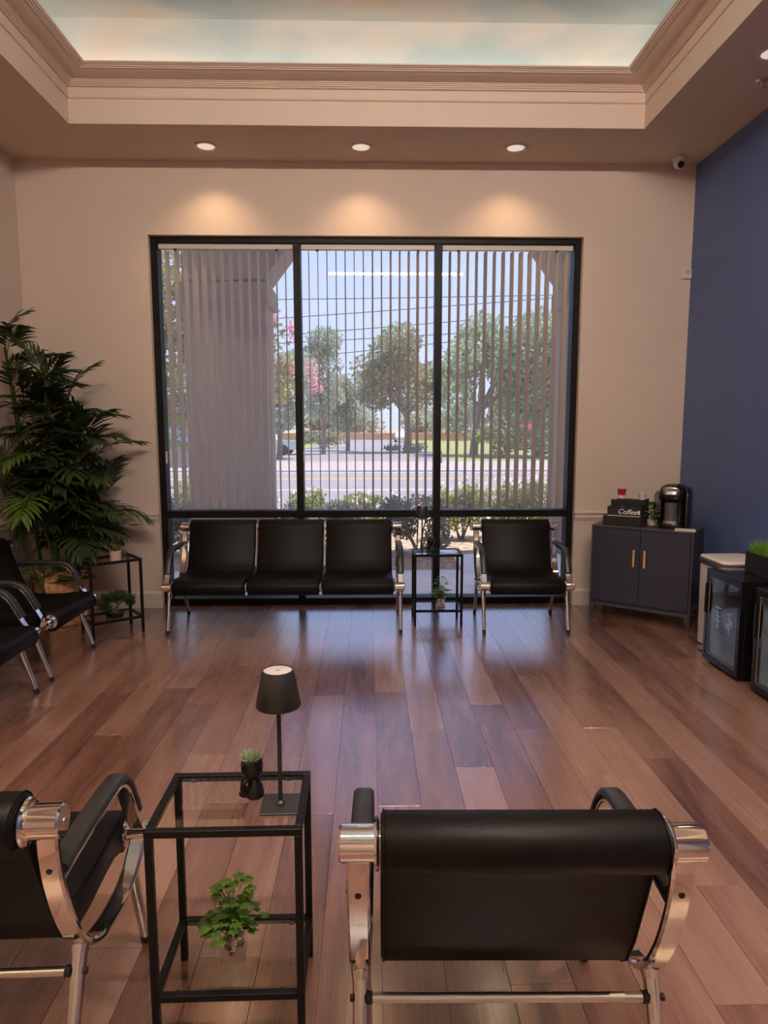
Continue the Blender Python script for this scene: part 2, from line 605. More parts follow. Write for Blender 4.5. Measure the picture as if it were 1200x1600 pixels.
def text_mesh(body, size, name, m, parent, loc, rot, shear=0.0, depth=0.001, font_bold=False):
    cu = bpy.data.curves.new(name, 'FONT')
    cu.body = body
    cu.size = size
    cu.shear = shear
    cu.extrude = depth
    cu.offset = 0.0006 if font_bold else 0.0
    cu.align_x = 'CENTER'
    cu.align_y = 'CENTER'
    tmp = bpy.data.objects.new('tmp', cu)
    COL.objects.link(tmp)
    dg = bpy.context.evaluated_depsgraph_get()
    me = bpy.data.meshes.new_from_object(tmp.evaluated_get(dg))
    bpy.data.objects.remove(tmp, do_unlink=True)
    me.materials.clear()
    me.materials.append(MATS[m])
    o = bpy.data.objects.new(name, me)
    COL.objects.link(o)
    o.parent = parent
    o.location = loc
    o.rotation_euler = rot
    return o


# ------------------------------------------------------------------ room dimensions (metres)
XL, XR, YB, YF, H = -2.8475, 2.7076, 5.793, -4.0, 3.703
WX0, WX1, WZ1 = -1.803, 1.794, 3.129
SL, SR, YS, YS0 = -2.117, 2.0035, 5.133, -3.0   # tray opening in the soffit
WT = 0.2

# floor: slab with separate planks
fl = MB().box((XL - WT, YF - WT, -0.12), (XR + WT, YB + WT, -0.008)).build('floor', 'plank_wood', smooth=0)
tag(fl, kind='structure')
rng = random.Random(11)
PW, PL, GAP = 0.18, 1.22, 0.0012
plank_meshes = {}


def plank_mesh(w, l):
    key = (round(w, 3), round(l, 2))
    if key not in plank_meshes:
        b = MB()
        c = 0.0005
        w2, l2 = w / 2 - GAP / 2, l / 2 - GAP / 2
        b.add([(-w2, -l2, -0.008), (w2, -l2, -0.008), (w2, l2, -0.008), (-w2, l2, -0.008), (-w2, -l2, -c), (w2, -l2, -c), (w2, l2, -c), (-w2, l2, -c),
               (-w2 + c, -l2 + c, 0), (w2 - c, -l2 + c, 0), (w2 - c, l2 - c, 0), (-w2 + c, l2 - c, 0)],
              [(0, 1, 5, 4), (1, 2, 6, 5), (2, 3, 7, 6), (3, 0, 4, 7), (4, 5, 9, 8), (5, 6, 10, 9), (6, 7, 11, 10), (7, 4, 8, 11), (8, 9, 10, 11)])
        me = bpy.data.meshes.new('plank')
        me.from_pydata(b.v, [], b.f)
        me.materials.append(MATS['plank_wood'])
        plank_meshes[key] = me
    return plank_meshes[key]


x = XL
row = 0
while x < XR - 0.005:
    w = min(PW, XR - x)
    if w < 0.03:
        break
    y = 0.45 - ((row * 0.43 + rng.random() * 0.35) % 1.0) * PL
    y = max(y, 0.45 - PL)
    YE = YB + .055 if WX0 - .1 < x < WX1 else YB
    while y < YE - 0.01:
        l = PL
        if y + l > YE:
            l = YE - y
        if y + l > 0.5 and l > 0.02:
            o = bpy.data.objects.new('plank', plank_mesh(w, l))
            COL.objects.link(o)
            o.parent = fl
            o.location = (x + w / 2, y + l / 2, 0)
        y += l
    x += w
    row += 1
# near part of the floor, behind and under the camera
nf = MB()
x = XL
while x < XR - 0.03:
    w = min(PW, XR - x)
    y = YF
    while y < -0.78:
        l = min(PL, -0.77 - y)
        nf.box((x, y, -0.008), (x + w - GAP, y + l - GAP, 0))
        y += PL
    x += PW
tag(nf.build('near_planks', 'plank_wood', parent=fl, smooth=0), kind='stuff')

# walls
def wall(name, m, boxes):
    b = MB()
    for lo, hi in boxes:
        b.box(lo, hi)
    return tag(b.build(name, m, smooth=0), kind='structure')


TOP = 4.62
wall('wall_back', 'wall_beige', [((XL - WT, YB, -0.1), (WX0, YB + WT, TOP)), ((WX1, YB, -0.1), (XR, YB + WT, TOP)), ((WX0, YB, WZ1), (WX1, YB + WT, TOP))])
wall('wall_left', 'wall_beige', [((XL - WT, YF, -0.1), (XL, YB, TOP))])
wall('wall_right', 'wall_navy', [((XR, YF, -0.1), (XR + WT, YB + WT, TOP))])
wall('wall_front', 'wall_beige', [((XL - WT, YF - WT, -0.1), (XR + WT, YF, TOP))])

# ceiling: soffit ring with children fascia + painted panel
cb = MB()
cb.box((XL, YS + .002, H), (XR, YB, H + 0.06))
cb.box((XL, YF, H), (XR, YS0 - .002, H + 0.06))
cb.box((XL, YS0 - .002, H), (SL - .002, YS + .002, H + 0.06))
cb.box((SR + .002, YS0 - .002, H), (XR, YS + .002, H + 0.06))
ceil = tag(cb.build('ceiling', 'soffit_paint', smooth=0), kind='structure')


def mitred(profile, name, m, parent, kind=None):
    """run an (inset, z) profile round the tray opening"""
    rings = []
    for i, z in profile:
        rings.append([(SL + i, YS0 + i, z), (SR - i, YS0 + i, z), (SR - i, YS - i, z), (SL + i, YS - i, z)])
    return MB().ring_loft(rings, cap=False).build(name, m, parent, smooth=25)


mitred([(0, H), (0, 3.874)], 'fascia', 'crown_paint', ceil)
tr = thing('trim_1', (0, 0, 0), kind='structure')
mitred([(0, 3.868), (0.010, 3.870), (0.013, 3.876), (0.010, 3.882), (0.005, 3.884), (0.005, 3.944)], 'bead', 'crown_paint', tr)
mitred([(0.005, 3.942), (0.024, 3.944), (0.024, 3.952), (0.034, 3.953), (0.034, 3.961), (0.044, 3.962), (0.044, 3.970), (0.053, 3.971), (0.054, 3.979)], 'stepped_fillet', 'crown_paint', tr)
mitred([(0.054, 3.978), (0.075, 3.977), (0.10, 3.980), (0.125, 3.986), (0.150, 3.996)], 'cove', 'crown_paint', tr)
mitred([(0.150, 3.994), (0.163, 3.995), (0.166, 4.001), (0.176, 4.001), (0.180, 4.007), (0.190, 4.007), (0.196, 4.012), (0.203, 4.014), (0.204, 4.022), (0.15, 4.03)], 'top_bead', 'crown_paint', tr)
# hidden ledge behind the crown, then the raised painted ceiling
mitred([(0.15, 4.03), (-0.08, 4.03), (-0.08, 3.76)], 'cove_ledge', 'crown_paint', tr)
pc = MB()
xa, xb, ya, yb2, ZT = -2.60, 2.50, -3.40, 5.32, 4.36
yc = 5.063
pc.add([(xa, yb2, 3.76), (xb, yb2, 3.76), (xb, yb2, 4.03), (xa, yb2, 4.03), (xb, yc, ZT), (xa, yc, ZT), (xb, ya, ZT), (xa, ya, ZT), (xa, ya, 3.76), (xb, ya, 3.76)],
       [(0, 1, 2, 3), (3, 2, 4, 5), (5, 4, 6, 7), (7, 6, 9, 8), (0, 3, 5, 7, 8), (1, 9, 6, 4, 2)])
pc.build('painted_panel', 'painted_clouds', ceil, smooth=0)
# added LED strips, out of sight on the ledge, brightening the painted ceiling
led = thing('added_cove_strips', (0, 0, 4.03), 0, 'added warm light strips hidden on the ledge behind the crown moulding', 'added cove light')
for lo, hi in (((SL, YS + .03, 0), (SR, YS + .05, .008)), ((SL, YS0 - .05, 0), (SR, YS0 - .03, .008)), ((SL - .05, YS0, 0), (SL - .03, YS, .008)), ((SR + .03, YS0, 0), (SR + .05, YS, .008))):
    MB().box(lo, hi).build('fill_strip', 'strip_glow', led, smooth=0)
# roof slab (keeps daylight out above the tray and runs out over the arcade)
ro = MB().box((XL - 6.0, YF - WT, TOP), (XR + 6.0, 8.85, TOP + 0.25)).build('roof', 'stucco_cream', smooth=0)
tag(ro, kind='structure')

# baseboards, chair rail
def run_profile(prof, axis, base, a, b, name, m, kind='structure', sgn=1):
    mb = MB()
    if axis == 'x':
        mb.prism([(base + sgn * p, z) for p, z in prof], 'x', a, b)
    else:
        mb.prism([(base + sgn * p, z) for p, z in prof], 'y', a, b)
    return tag(mb.build(name, m, smooth=0), kind=kind)


BASEP = [(0, 0), (0.016, 0), (0.016, 0.125), (0.010, 0.138), (0.006, 0.146), (0, 0.146)]
RAILP = [(0, 0.76), (0.012, 0.76), (0.014, 0.772), (0.022, 0.778), (0.022, 0.790), (0.014, 0.795), (0.016, 0.810), (0.030, 0.816), (0.032, 0.826), (0, 0.828)]
# polygon (y,z) extruded along x : wall at y=YB, profile grows towards -y
run_profile(BASEP, 'x', YB, XL, WX0 - 0.0, 'baseboard_back', 'trim_white', sgn=-1)
run_profile(BASEP, 'x', YB, WX1, XR, 'baseboard_back', 'trim_white', sgn=-1)
run_profile(RAILP, 'x', YB, XL, WX0 - 0.0, 'trim_2', 'crown_paint', sgn=-1)
run_profile(RAILP, 'x', YB, WX1, XR, 'trim_3', 'crown_paint', sgn=-1)
run_profile(BASEP, 'y', XL, YF, YB, 'baseboard_left', 'trim_white', sgn=1)
run_profile(RAILP, 'y', XL, YF, YB, 'trim_4', 'crown_paint', sgn=1)
run_profile(BASEP, 'y', XR, YF, YB, 'baseboard_right', 'trim_white', sgn=-1)

# ------------------------------------------------------------------ window: black aluminium storefront, 3 x 2 panes
FY0, FY1 = 5.845, 5.975
win = thing('window_1', (0, 0, 0), kind='structure')


def fbar(name, lo, hi):
    return MB().cbox(lo, hi, 0.003).build(name, 'frame_black', win, smooth=0)


MXS = [(-0.624, -0.564), (0.565, 0.625)]
fbar('jamb', (WX0, FY0, 0), (WX0 + 0.056, FY1, WZ1))
fbar('jamb', (WX1 - 0.056, FY0, 0), (WX1, FY1, WZ1))
fbar('head', (WX0 + 0.056, FY0, WZ1 - 0.045), (WX1 - 0.056, FY1, WZ1))
fbar('sill', (WX0 + 0.056, FY0, 0), (WX1 - 0.056, FY1, 0.062))
for a, b in MXS:
    fbar('mullion', (a, FY0 - 0.004, 0.062), (b, FY1, WZ1 - 0.045))
spans = [(WX0 + 0.056, MXS[0][0]), (MXS[0][1], MXS[1][0]), (MXS[1][1], WX1 - 0.056)]
for a, b in spans:
    fbar('transom', (a, FY0, 0.782), (b, FY1, 0.842))
    MB().box((a, 5.945, 0.842), (b, 5.951, WZ1 - 0.045)).build('pane', 'window_glass_hazed', win, smooth=0)
    MB().box((a, 5.945, 0.062), (b, 5.951, 0.782)).build('pane', 'window_glass', win, smooth=0)
    # little cream wand holder/latch on the left of each bay
    tag(MB().cbox((a + 0.001, 5.848, 1.255), (a + 0.013, 5.872, 1.36), 0.002).build('latch', 'trim_white', win), label='small cream plastic latch')

# vertical blinds, one per bay, slats nearly edge-on
slat_w = 0.089
sm = MB()
nseg = 6
pts_f, pts_b = [], []
for k in range(nseg + 1):
    u = -slat_w / 2 + slat_w * k / nseg
    bow = 0.006 * (1 - (2 * u / slat_w) ** 2)
    pts_f.append((u, bow))
    pts_b.append((u, bow - 0.0012))
sm.prism(pts_f + pts_b[::-1], 'z', 0.0, 2.175)
slat_src = sm.build('slat', 'slat_vinyl', smooth=30)
slat_me = slat_src.data
bpy.data.objects.remove(slat_src, do_unlink=True)
blab = ['open vertical blind with beige slats in the window bay behind the three-seat bench',
        'open vertical blind with grey slats in the middle window bay',
        'open vertical blind with grey slats in the window bay nearest the blue wall']
rng = random.Random(5)
for bi, (a, b) in enumerate(spans):
    bl = thing('vertical_blind', ((a + b) / 2, 5.894, 0.855), 0, blab[bi], 'blind', 'vertical blinds in the window')
    hw = (b - a) / 2
    MB().cbox((-hw + 0.004, -0.022, 2.184), (hw - 0.004, 0.022, 2.224), 0.003).build('headrail', 'trim_white', bl, smooth=0)
    for sx in (-hw + 0.14, hw - 0.14):
        MB().box((sx - 0.012, -0.026, 2.172), (sx + 0.012, 0.0, 2.184)).build('rail_clip', 'frame_black', bl, smooth=0)
    n = 14 if bi else 14
    for k in range(n):
        t = (k + 0.5) / n
        if bi == 0:
            ang = 10 if t < .2 else 16 - 18 * (t - .2) / .8
        elif bi == 1:
            ang = -2 - 8 * t
        else:
            ang = -6 - 11 * t
        ang += rng.uniform(-2.5, 2.5)
        o = bpy.data.objects.new('slat', slat_me)
        COL.objects.link(o)
        o.parent = bl
        o.location = (-hw + 0.03 + (2 * hw - 0.06) * t, 0, 0)
        o.rotation_euler = (0, 0, math.radians(90 - ang))

# ------------------------------------------------------------------ lamps of the room
def downlight(x, y, label, grp='recessed ceiling downlights', watts=DOWN_W):
    d = thing('recessed_downlight', (x, y, H), 0, label, 'ceiling light', grp)
    MB().lathe([(0.064, 0.0), (0.090, 0.0), (0.091, -0.005), (0.084, -0.010), (0.070, -0.008), (0.064, 0.0)], seg=28, cap=False).build('trim_ring', 'lamp_white', d)
    MB().lathe([(0.066, -0.003), (0.045, -0.0055), (0.001, -0.007)], seg=28, cap=False).build('lens', 'bulb_glow', d)
    li = bpy.data.lights.new('downlight_beam', 'SPOT')
    li.energy = watts
    li.color = (1.0, 0.66, 0.36)
    li.spot_size = math.radians(118)
    li.spot_blend = 0.85
    li.shadow_soft_size = 0.03
    lo = bpy.data.objects.new('downlight_beam', li)
    COL.objects.link(lo)
    lo.parent = d
    lo.location = (0, 0, -0.016)
    return d


downlight(-1.238, 5.50, 'leftmost recessed ceiling downlight over the window')
downlight(-0.05, 5.49, 'middle recessed ceiling downlight over the window')
downlight(1.144, 5.48, 'recessed ceiling downlight over the window nearest the dome camera')
downlight(2.345, 4.13, 'recessed downlight in the side soffit above the blue wall', watts=DOWN_W * 0.6)


def tube_light(x0, x1, y, label):
    t = thing('linear_tube_light', ((x0 + x1) / 2, y, 4.36), 0, label, 'ceiling light')
    hw = (x1 - x0) / 2
    MB().cbox((-hw - 0.02, -0.035, -0.235), (hw + 0.02, 0.035, -0.215), 0.004).build('housing', 'white_plastic', t, smooth=0)
    MB().cyl((-hw, 0, -0.255), (hw, 0, -0.255), 0.016, seg=12).build('tube', 'tube_glow', t)
    for sx in (-hw, hw):
        MB().cbox((sx - 0.012, -0.02, -0.272), (sx + 0.012, 0.02, -0.235), 0.003).build('end_socket', 'white_plastic', t, smooth=0)
    for sx in (-hw * .6, hw * .6):
        MB().cyl((sx, 0, -.215), (sx, 0, 0), .003, seg=6).build('suspension_rod', 'satin_steel', t)


tube_light(-0.66, 1.59, 0.3, 'long white linear tube light under the painted tray ceiling, mirrored in the window')
for k, (dx, dy) in enumerate(((-2.45, 2.0), (-2.45, -.6), (2.345, 1.7), (2.345, -.7), (-1.2, -3.5), (1.2, -3.5))):  # extra downlights added out of view to brighten walls and floor
    downlight(dx, dy, 'added unseen soffit downlight brightening the room, %s' % ('left of the near table', 'left behind the camera', 'right of the near chair', 'right behind the camera', 'rear left', 'rear right')[k], watts=95)

# ------------------------------------------------------------------ airport-style chairs
def SY(t):           # distance forward of the top tube -> local y (front of the chair is -y)
    return 0.288 - t


SEATP = [(-.05, .712), (-.061, .738), (-.060, .765), (-.048, .788), (-.025, .801), (0, .805), (.026, .799), (.046, .782), (.058, .758), (.066, .725),
         (.082, .67), (.108, .59), (.136, .512), (.160, .458), (.190, .428), (.235, .412), (.30, .408), (.38, .411), (.46, .417), (.53, .424), (.575, .423), (.606, .409),
         (.624, .384), (.626, .352), (.612, .324), (.588, .308), (.560, .306), (.535, .320), (.49, .336), (.42, .334), (.30, .326), (.22, .330), (.165, .350), (.128, .384),
         (.092, .46), (.060, .55), (.030, .635), (.012, .690), (-.02, .706)]


def cushion(x0, x1, parent):
    mb = MB()
    n = len(SEATP)

    def prof(ins):
        out = []
        for i in range(n):
            a, p, b = Vector(SEATP[i - 1]), Vector(SEATP[i]), Vector(SEATP[(i + 1) % n])
            t = (b - a).normalized()
            nn = Vector((t.y, -t.x))
            out.append(p + nn * ins)
        return out
    rings = []
    for x, ins in ((x0, .009), (x0 + .0025, .004), (x0 + .008, 0), ((x0 + x1) / 2, 0), (x1 - .008, 0), (x1 - .0025, .004), (x1, .009)):
        rings.append([(x, SY(p[0]), p[1]) for p in prof(ins)])
    mb.ring_loft(rings)
    c = mb.build('cushion', 'leather_black', parent, smooth=50)
    # stitched welts at both ends and along the rear seam
    w = MB()
    for x in (x0 + .006, x1 - .006):
        pr = [(x, SY(p[0]), p[1]) for p in prof(-.0008)]
        w.tube(pr + [pr[0]], .0022, seg=5, cap=False)
    w.tube([(x0 + .01, SY(-.036), .7085), (x1 - .01, SY(-.036), .7085)], .0025, seg=5)
    w.build('welt', 'leather_black', c)
    return c


def make_chair(n, half_feet, half_tube, edges):
    """n seats; edges = list of (x0,x1) of the cushions"""
    r = thing('waiting_chair' if n == 1 else 'waiting_bench', (0, 0, 0))
    for a, b in edges:
        cushion(a, b, r)
    xe = edges[-1][1]
    loop = spline([(SY(.0), .715), (SY(.004), .655), (SY(.022), .575), (SY(.060), .475), (SY(.115), .385), (SY(.19), .325), (SY(.29), .298), (SY(.39), .292), (SY(.475), .308), (SY(.535), .340), (SY(.566), .370)], 6)
    armp = spline([(SY(.018), .600), (SY(.09), .606), (SY(.22), .609), (SY(.335), .609), (SY(.40), .600), (SY(.443), .566), (SY(.478), .508), (SY(.515), .440), (SY(.548), .385)], 5)
    padp = spline([(SY(.030), .619), (SY(.09), .622), (SY(.22), .625), (SY(.343), .625), (SY(.413), .614), (SY(.458), .576), (SY(.494), .515), (SY(.521), .462)], 5)
    for s in (-1, 1):
        xc = s * half_feet
        for t, z, nm, rr in ((0, .745, 'top_tube', .036), (.568, .368, 'front_tube', .030)):
            b = MB()
            xa, xb_ = s * (xe - .03), s * half_tube
            b.cyl((xa, SY(t), z), (xb_ - s * .004, SY(t), z), rr, seg=24)
            b.cyl((xb_ - s * .0045, SY(t), z), (xb_, SY(t), z), rr, rr - .004, seg=24)
            tb = b.build(nm, 'chrome', r, smooth=40)
            MB().lathe([(rr - .002, 0), (rr + .012, .002), (rr + .014, .006), (rr + .010, .011), (rr - .002, .012)], seg=24, cap=False).build('flange', 'chrome', tb)
            fo = [c for c in COL.objects if c.parent == tb][0]
            fo.location = (s * (xe + .001), SY(t), z)
            fo.rotation_euler = (0, s * PI / 2, 0)
            MB().cyl((xb_, SY(t), z), (xb_ + s * .003, SY(t), z), .008, .006, seg=12).build('cap_screw', 'satin_steel', tb)
        MB().band(loop, xc - .023, xc + .023, .018, .005).build('side_frame', 'chrome', r, smooth=40)
        # dark bolt hole in the rear face of the side frame
        MB().cyl((xc, SY(-.0030), .634), (xc, SY(.002), .634), .0065, seg=12).build('bolt_hole', 'rubber_black', r)
        MB().band(armp, xc - .021, xc + .021, .011, .003).build('arm_bar', 'chrome', r, smooth=40)
        MB().band(padp, xc - .026, xc + .026, .024, .008).build('arm_pad', 'pad_black', r, smooth=50)
        for nm, (t0, z0), (t1, z1) in (('leg', (.478, .312), (.572, 0.018)), ('leg', (.128, .372), (-.018, 0.018))):
            lg = MB()
            lg.cyl((xc, SY(t0), z0), (xc, SY(t1), z1), .0185, .0125, seg=16)
            lo = lg.build(nm, 'chrome', r, smooth=40)
            d = Vector((0, SY(t1) - SY(t0), z1 - z0)).normalized()
            p1 = Vector((xc, SY(t1), z1))
            MB().cyl(p1 - d * .012, p1 + d * .018, .0138, .0128, seg=14).build('foot_tip', 'rubber_black', lo)
            p0 = Vector((xc, SY(t0), z0))
            MB().cyl(p0 + d * .004, p0 + d * .022, .0215, .0205, seg=16).build('collar', 'chrome', lo)
    st_t, st_z = .100, .318
    sb = MB().cyl((-half_feet + .018, SY(st_t), st_z), (half_feet - .018, SY(st_t), st_z), .0105, seg=14).build('stretcher', 'satin_steel', r)
    for s in (-1, 1):
        MB().cyl((s * (half_feet - .026), SY(st_t), st_z), (s * (half_feet - .014), SY(st_t), st_z), .0125, seg=12).build('bushing', 'rubber_black', sb)
        MB().cyl((s * (half_feet + .015), SY(st_t), st_z), (s * (half_feet + .023), SY(st_t), st_z), .0075, seg=12).build('bolt_head', 'rubber_black', sb)
    if n > 1:
        # chrome carriers showing between the cushions
        for (a0, a1), (b0, b1) in zip(edges[:-1], edges[1:]):
            xm = (a1 + b0) / 2
            back = spline([(SY(.045), .745), (SY(.074), .66), (SY(.105), .56), (SY(.15), .44)], 4)
            MB().band(back, xm - .006, xm + .006, .012, .002).build('back_carrier', 'chrome', r, smooth=40)
            seat = spline([(SY(.15), .44), (SY(.22), .38), (SY(.40), .375), (SY(.56), .375)], 4)
            MB().band(seat, xm - .006, xm + .006, .012, .002).build('seat_carrier', 'rubber_black', r, smooth=40)
            MB().lathe([(.001, -.006), (.034, -.006), (.036, 0), (.034, .006), (.001, .006)], seg=18, cap=False).build('joint_disc', 'chrome', r)
            dj = [c for c in COL.objects if c.parent == r][-1]
            dj.location = (xm, SY(.585), .368)
            dj.rotation_euler = (0, PI / 2, 0)
            MB().cyl((a1 - .02, SY(0.0), .745), (b0 + .02, SY(0.0), .745), .034, seg=20).build('tube_link', 'chrome', r)
    return r


CH = make_chair(1, .320, .356, [(-.276, .276)])
chairs = [
    ((1.204, 5.236, 0), math.radians(-2.0), 'black leather and chrome waiting chair in front of the window beside the slate cabinet'),
    ((.302, 1.512, 0), PI - math.radians(1.2), 'black waiting chair with its back to the camera, right of the near glass table'),
    ((-.997, 1.600, 0), PI + math.radians(1.5), 'black waiting chair seen from behind, cut off at the left of the near glass table'),
    ((-2.25, 4.376, 0), PI / 2, 'black waiting chair along the left wall, next to the corner palm'),
    ((-2.25, 3.549, 0), PI / 2, 'black waiting chair along the left wall nearest the camera, mostly out of frame'),
]
for i, (loc, rz, lab) in enumerate(chairs):
    c = CH if i == 0 else copy_tree(CH)
    c.location = loc
    c.rotation_euler = (0, 0, rz)
    tag(c, lab, 'chair', 'single waiting chairs')
BN = make_chair(3, .884, .914, [(-.828, -.290), (-.268, .268), (.290, .828)])
BN.location = (-.643, 5.272, 0)
BN.rotation_euler = (0, 0, math.radians(-0.3))
tag(BN, 'long black leather three-seat waiting bench with chrome arms under the window', 'bench')

# ------------------------------------------------------------------ glass side tables
def make_table(w=.386, d=.286, h=.575, sz=.13):
    r = thing('side_table', (0, 0, 0))
    b = .019
    for sx in (-1, 1):
        for sy in (-1, 1):
            x, y = sx * (w / 2 - b / 2), sy * (d / 2 - b / 2)
            MB().cbox((x - b / 2, y - b / 2, 0), (x + b / 2, y + b / 2, h - b), .0015).build('leg', 'metal_black', r, smooth=0)
    for z0 in (h - b, sz - b):
        e = 0 if z0 > .3 else b
        for sy in (-1, 1):
            y = sy * (d / 2 - b / 2)
            MB().cbox((-w / 2 + e, y - b / 2, z0), (w / 2 - e, y + b / 2, z0 + b), .0015).build('rail', 'metal_black', r, smooth=0)
        for sx in (-1, 1):
            x = sx * (w / 2 - b / 2)
            MB().cbox((x - b / 2, -d / 2 + b, z0), (x + b / 2, d / 2 - b, z0 + b), .0015).build('rail', 'metal_black', r, smooth=0)
        g = MB().box((-w / 2 + b, -d / 2 + b, z0 + b - .009), (w / 2 - b, d / 2 - b, z0 + b - .004)).build('glass_top' if z0 > .3 else 'glass_shelf', 'table_glass', r, smooth=0)
        for sx in (-1, 1):
            for sy in (-1, 1):
                MB().cyl((sx * (w / 2 - .06), sy * (d / 2 - b - .006), z0 + b - .0135), (sx * (w / 2 - .06), sy * (d / 2 - b - .006), z0 + b - .009), .008, seg=12).build('suction_pad', 'rubber_black', g)
    return r


TB = make_table()
tables = [((-.362, 1.692, 0), math.radians(.6), 'black framed glass side table between the two near chairs'),
          ((.545, 5.312, 0), 0, 'black framed glass side table between the bench and the single chair at the window'),
          ((-1.970, 5.082, 0), math.radians(38.6), 'black framed glass side table in the corner beside the palm')]
TOPZ, SHZ = .575 - .004, .13 - .004
for i, (loc, rz, lab) in enumerate(tables):
    t = TB if i == 0 else copy_tree(TB)
    t.location = loc
    t.rotation_euler = (0, 0, rz)
    tag(t, lab, 'table', 'glass side tables')


# ------------------------------------------------------------------ table lamps
def make_lamp():
    r = thing('table_lamp', (0, 0, 0))
    MB().cbox((-.049, -.049, 0), (.049, .049, .006), .0015).build('base', 'lamp_black', r, smooth=0)
    p = MB()
    p.cyl((0, 0, .006), (0, 0, .285), .0058, seg=14)
    pole = p.build('pole', 'lamp_black', r)
    MB().lathe([(.012, 0), (.0125, .003), (.009, .007), (.0058, .010)], (0, 0, .006), seg=16).build('collar', 'lamp_black', pole)
    MB().lathe([(.057, .274), (.0585, .276), (.0405, .366), (.039, .369), (.0365, .369), (.0365, .363), (.0565, .276), (.057, .274)], seg=36, cap=False).build('shade', 'lamp_black', r, smooth=50)
    t = MB().lathe([(.0366, .360), (.0366, .3665), (.034, .3675), (.001, .3675)], seg=32, cap=False).build('top_disc', 'lamp_white', r)
    MB().lathe([(.005, .3676), (.0045, .3682), (.0005, .3682)], seg=14, cap=False).build('touch_button', 'satin_steel', t)
    return r


LP = make_lamp()
lamps = [((-.234, 1.664, TOPZ), math.radians(.6), 'black cordless table lamp on the near glass table'),
         ((.427, 5.345, TOPZ), 0, 'black table lamp on the glass table in front of the window'),
         ((-2.085, 5.105, TOPZ), math.radians(38), 'dark table lamp half lost in the palm leaves in the corner')]
for i, (loc, rz, lab) in enumerate(lamps):
    t = LP if i == 0 else copy_tree(LP)
    t.location = loc
    t.rotation_euler = (0, 0, rz)
    tag(t, lab, 'lamp', 'cordless table lamps')


# ------------------------------------------------------------------ small plants on the tables
def figure_pot(loc, rz, label, leafm):
    """black sitting-figure planter: round cup head on a curled body with a foot, succulent on top"""
    r = thing('succulent_planter', loc, rz, label, 'potted plant', 'figure planters with succulents')
    MB().lathe([(.004, .054), (.016, .056), (.025, .064), (.029, .078), (.0295, .096), (.027, .104), (.0245, .104), (.0245, .096), (.001, .095)], seg=24, cap=False).build('cup', 'ceramic_black', r)
    body = MB()
    body.lathe([(.020, 0), (.0245, .004), (.025, .014), (.021, .030), (.016, .044), (.012, .058)], (.006, 0, 0), seg=20)
    body.sphere((-.020, 0, .012), .014, sc=(1.25, .9, .85))
    body.tube(spline([(-.020, .010, .018), (-.026, .013, .032), (-.021, .013, .047), (-.008, .010, .056)], 4), .0065, seg=8)
    body.tube(spline([(-.020, -.010, .018), (-.026, -.013, .032), (-.021, -.013, .047), (-.008, -.010, .056)], 4), .0065, seg=8)
    body.build('body', 'ceramic_black', r, smooth=60)
    MB().lathe([(.0243, .096), (.012, .101), (.001, .102)], seg=16, cap=False).build('soil', 'soil', r)
    g = random.Random(3)
    for k in range(26):
        lf = MB()
        ring = k % 3
        az = k * 2.4
        el = math.radians((25, 48, 74)[ring] + g.uniform(-8, 8))
        ln = (.026, .028, .026)[ring] * g.uniform(.9, 1.15)
        d = Vector((math.cos(az) * math.cos(el), math.sin(az) * math.cos(el), math.sin(el)))
        p = Vector((0, 0, .1015)) + Vector((math.cos(az), math.sin(az), 0)) * (.008, .005, .002)[ring]
        lf.tube([p, p + d * ln * .35, p + d * ln * .75 + Vector((0, 0, .002)), p + d * ln + Vector((0, 0, .005))], [.0028, .0044, .0032, .0004], seg=6)
        lf.build('leaf', leafm, r, smooth=60)
    return r


figure_pot((-.314, 1.708, TOPZ), math.radians(8), 'black ceramic figure planter with a pale green succulent on the near table', 'succulent_leaf')
figure_pot((.492, 5.292, TOPZ), math.radians(20), 'small dark succulent planter beside the lamp at the window', 'bonsai_leaf')


def parsley_leaf(mb, p, d, size, g):
    """lobed flat leaf: a fan of small pointed blades"""
    d = Vector(d).normalized()
    up = Vector((0, 0, 1))
    side = d.cross(up)
    if side.length < .05:
        side = Vector((1, 0, 0))
    side.normalize()
    for a in (-70, -38, 0, 38, 70):
        q = Matrix.Rotation(math.radians(a), 3, side.cross(d).normalized()) @ d
        ln = size * (1.0 if a == 0 else .85 if abs(a) < 50 else .62)
        mb.leaf(p, q + Vector((0, 0, g.uniform(-.15, .1))), side.cross(d), ln, size * .62, fold=.1, droop=.12)


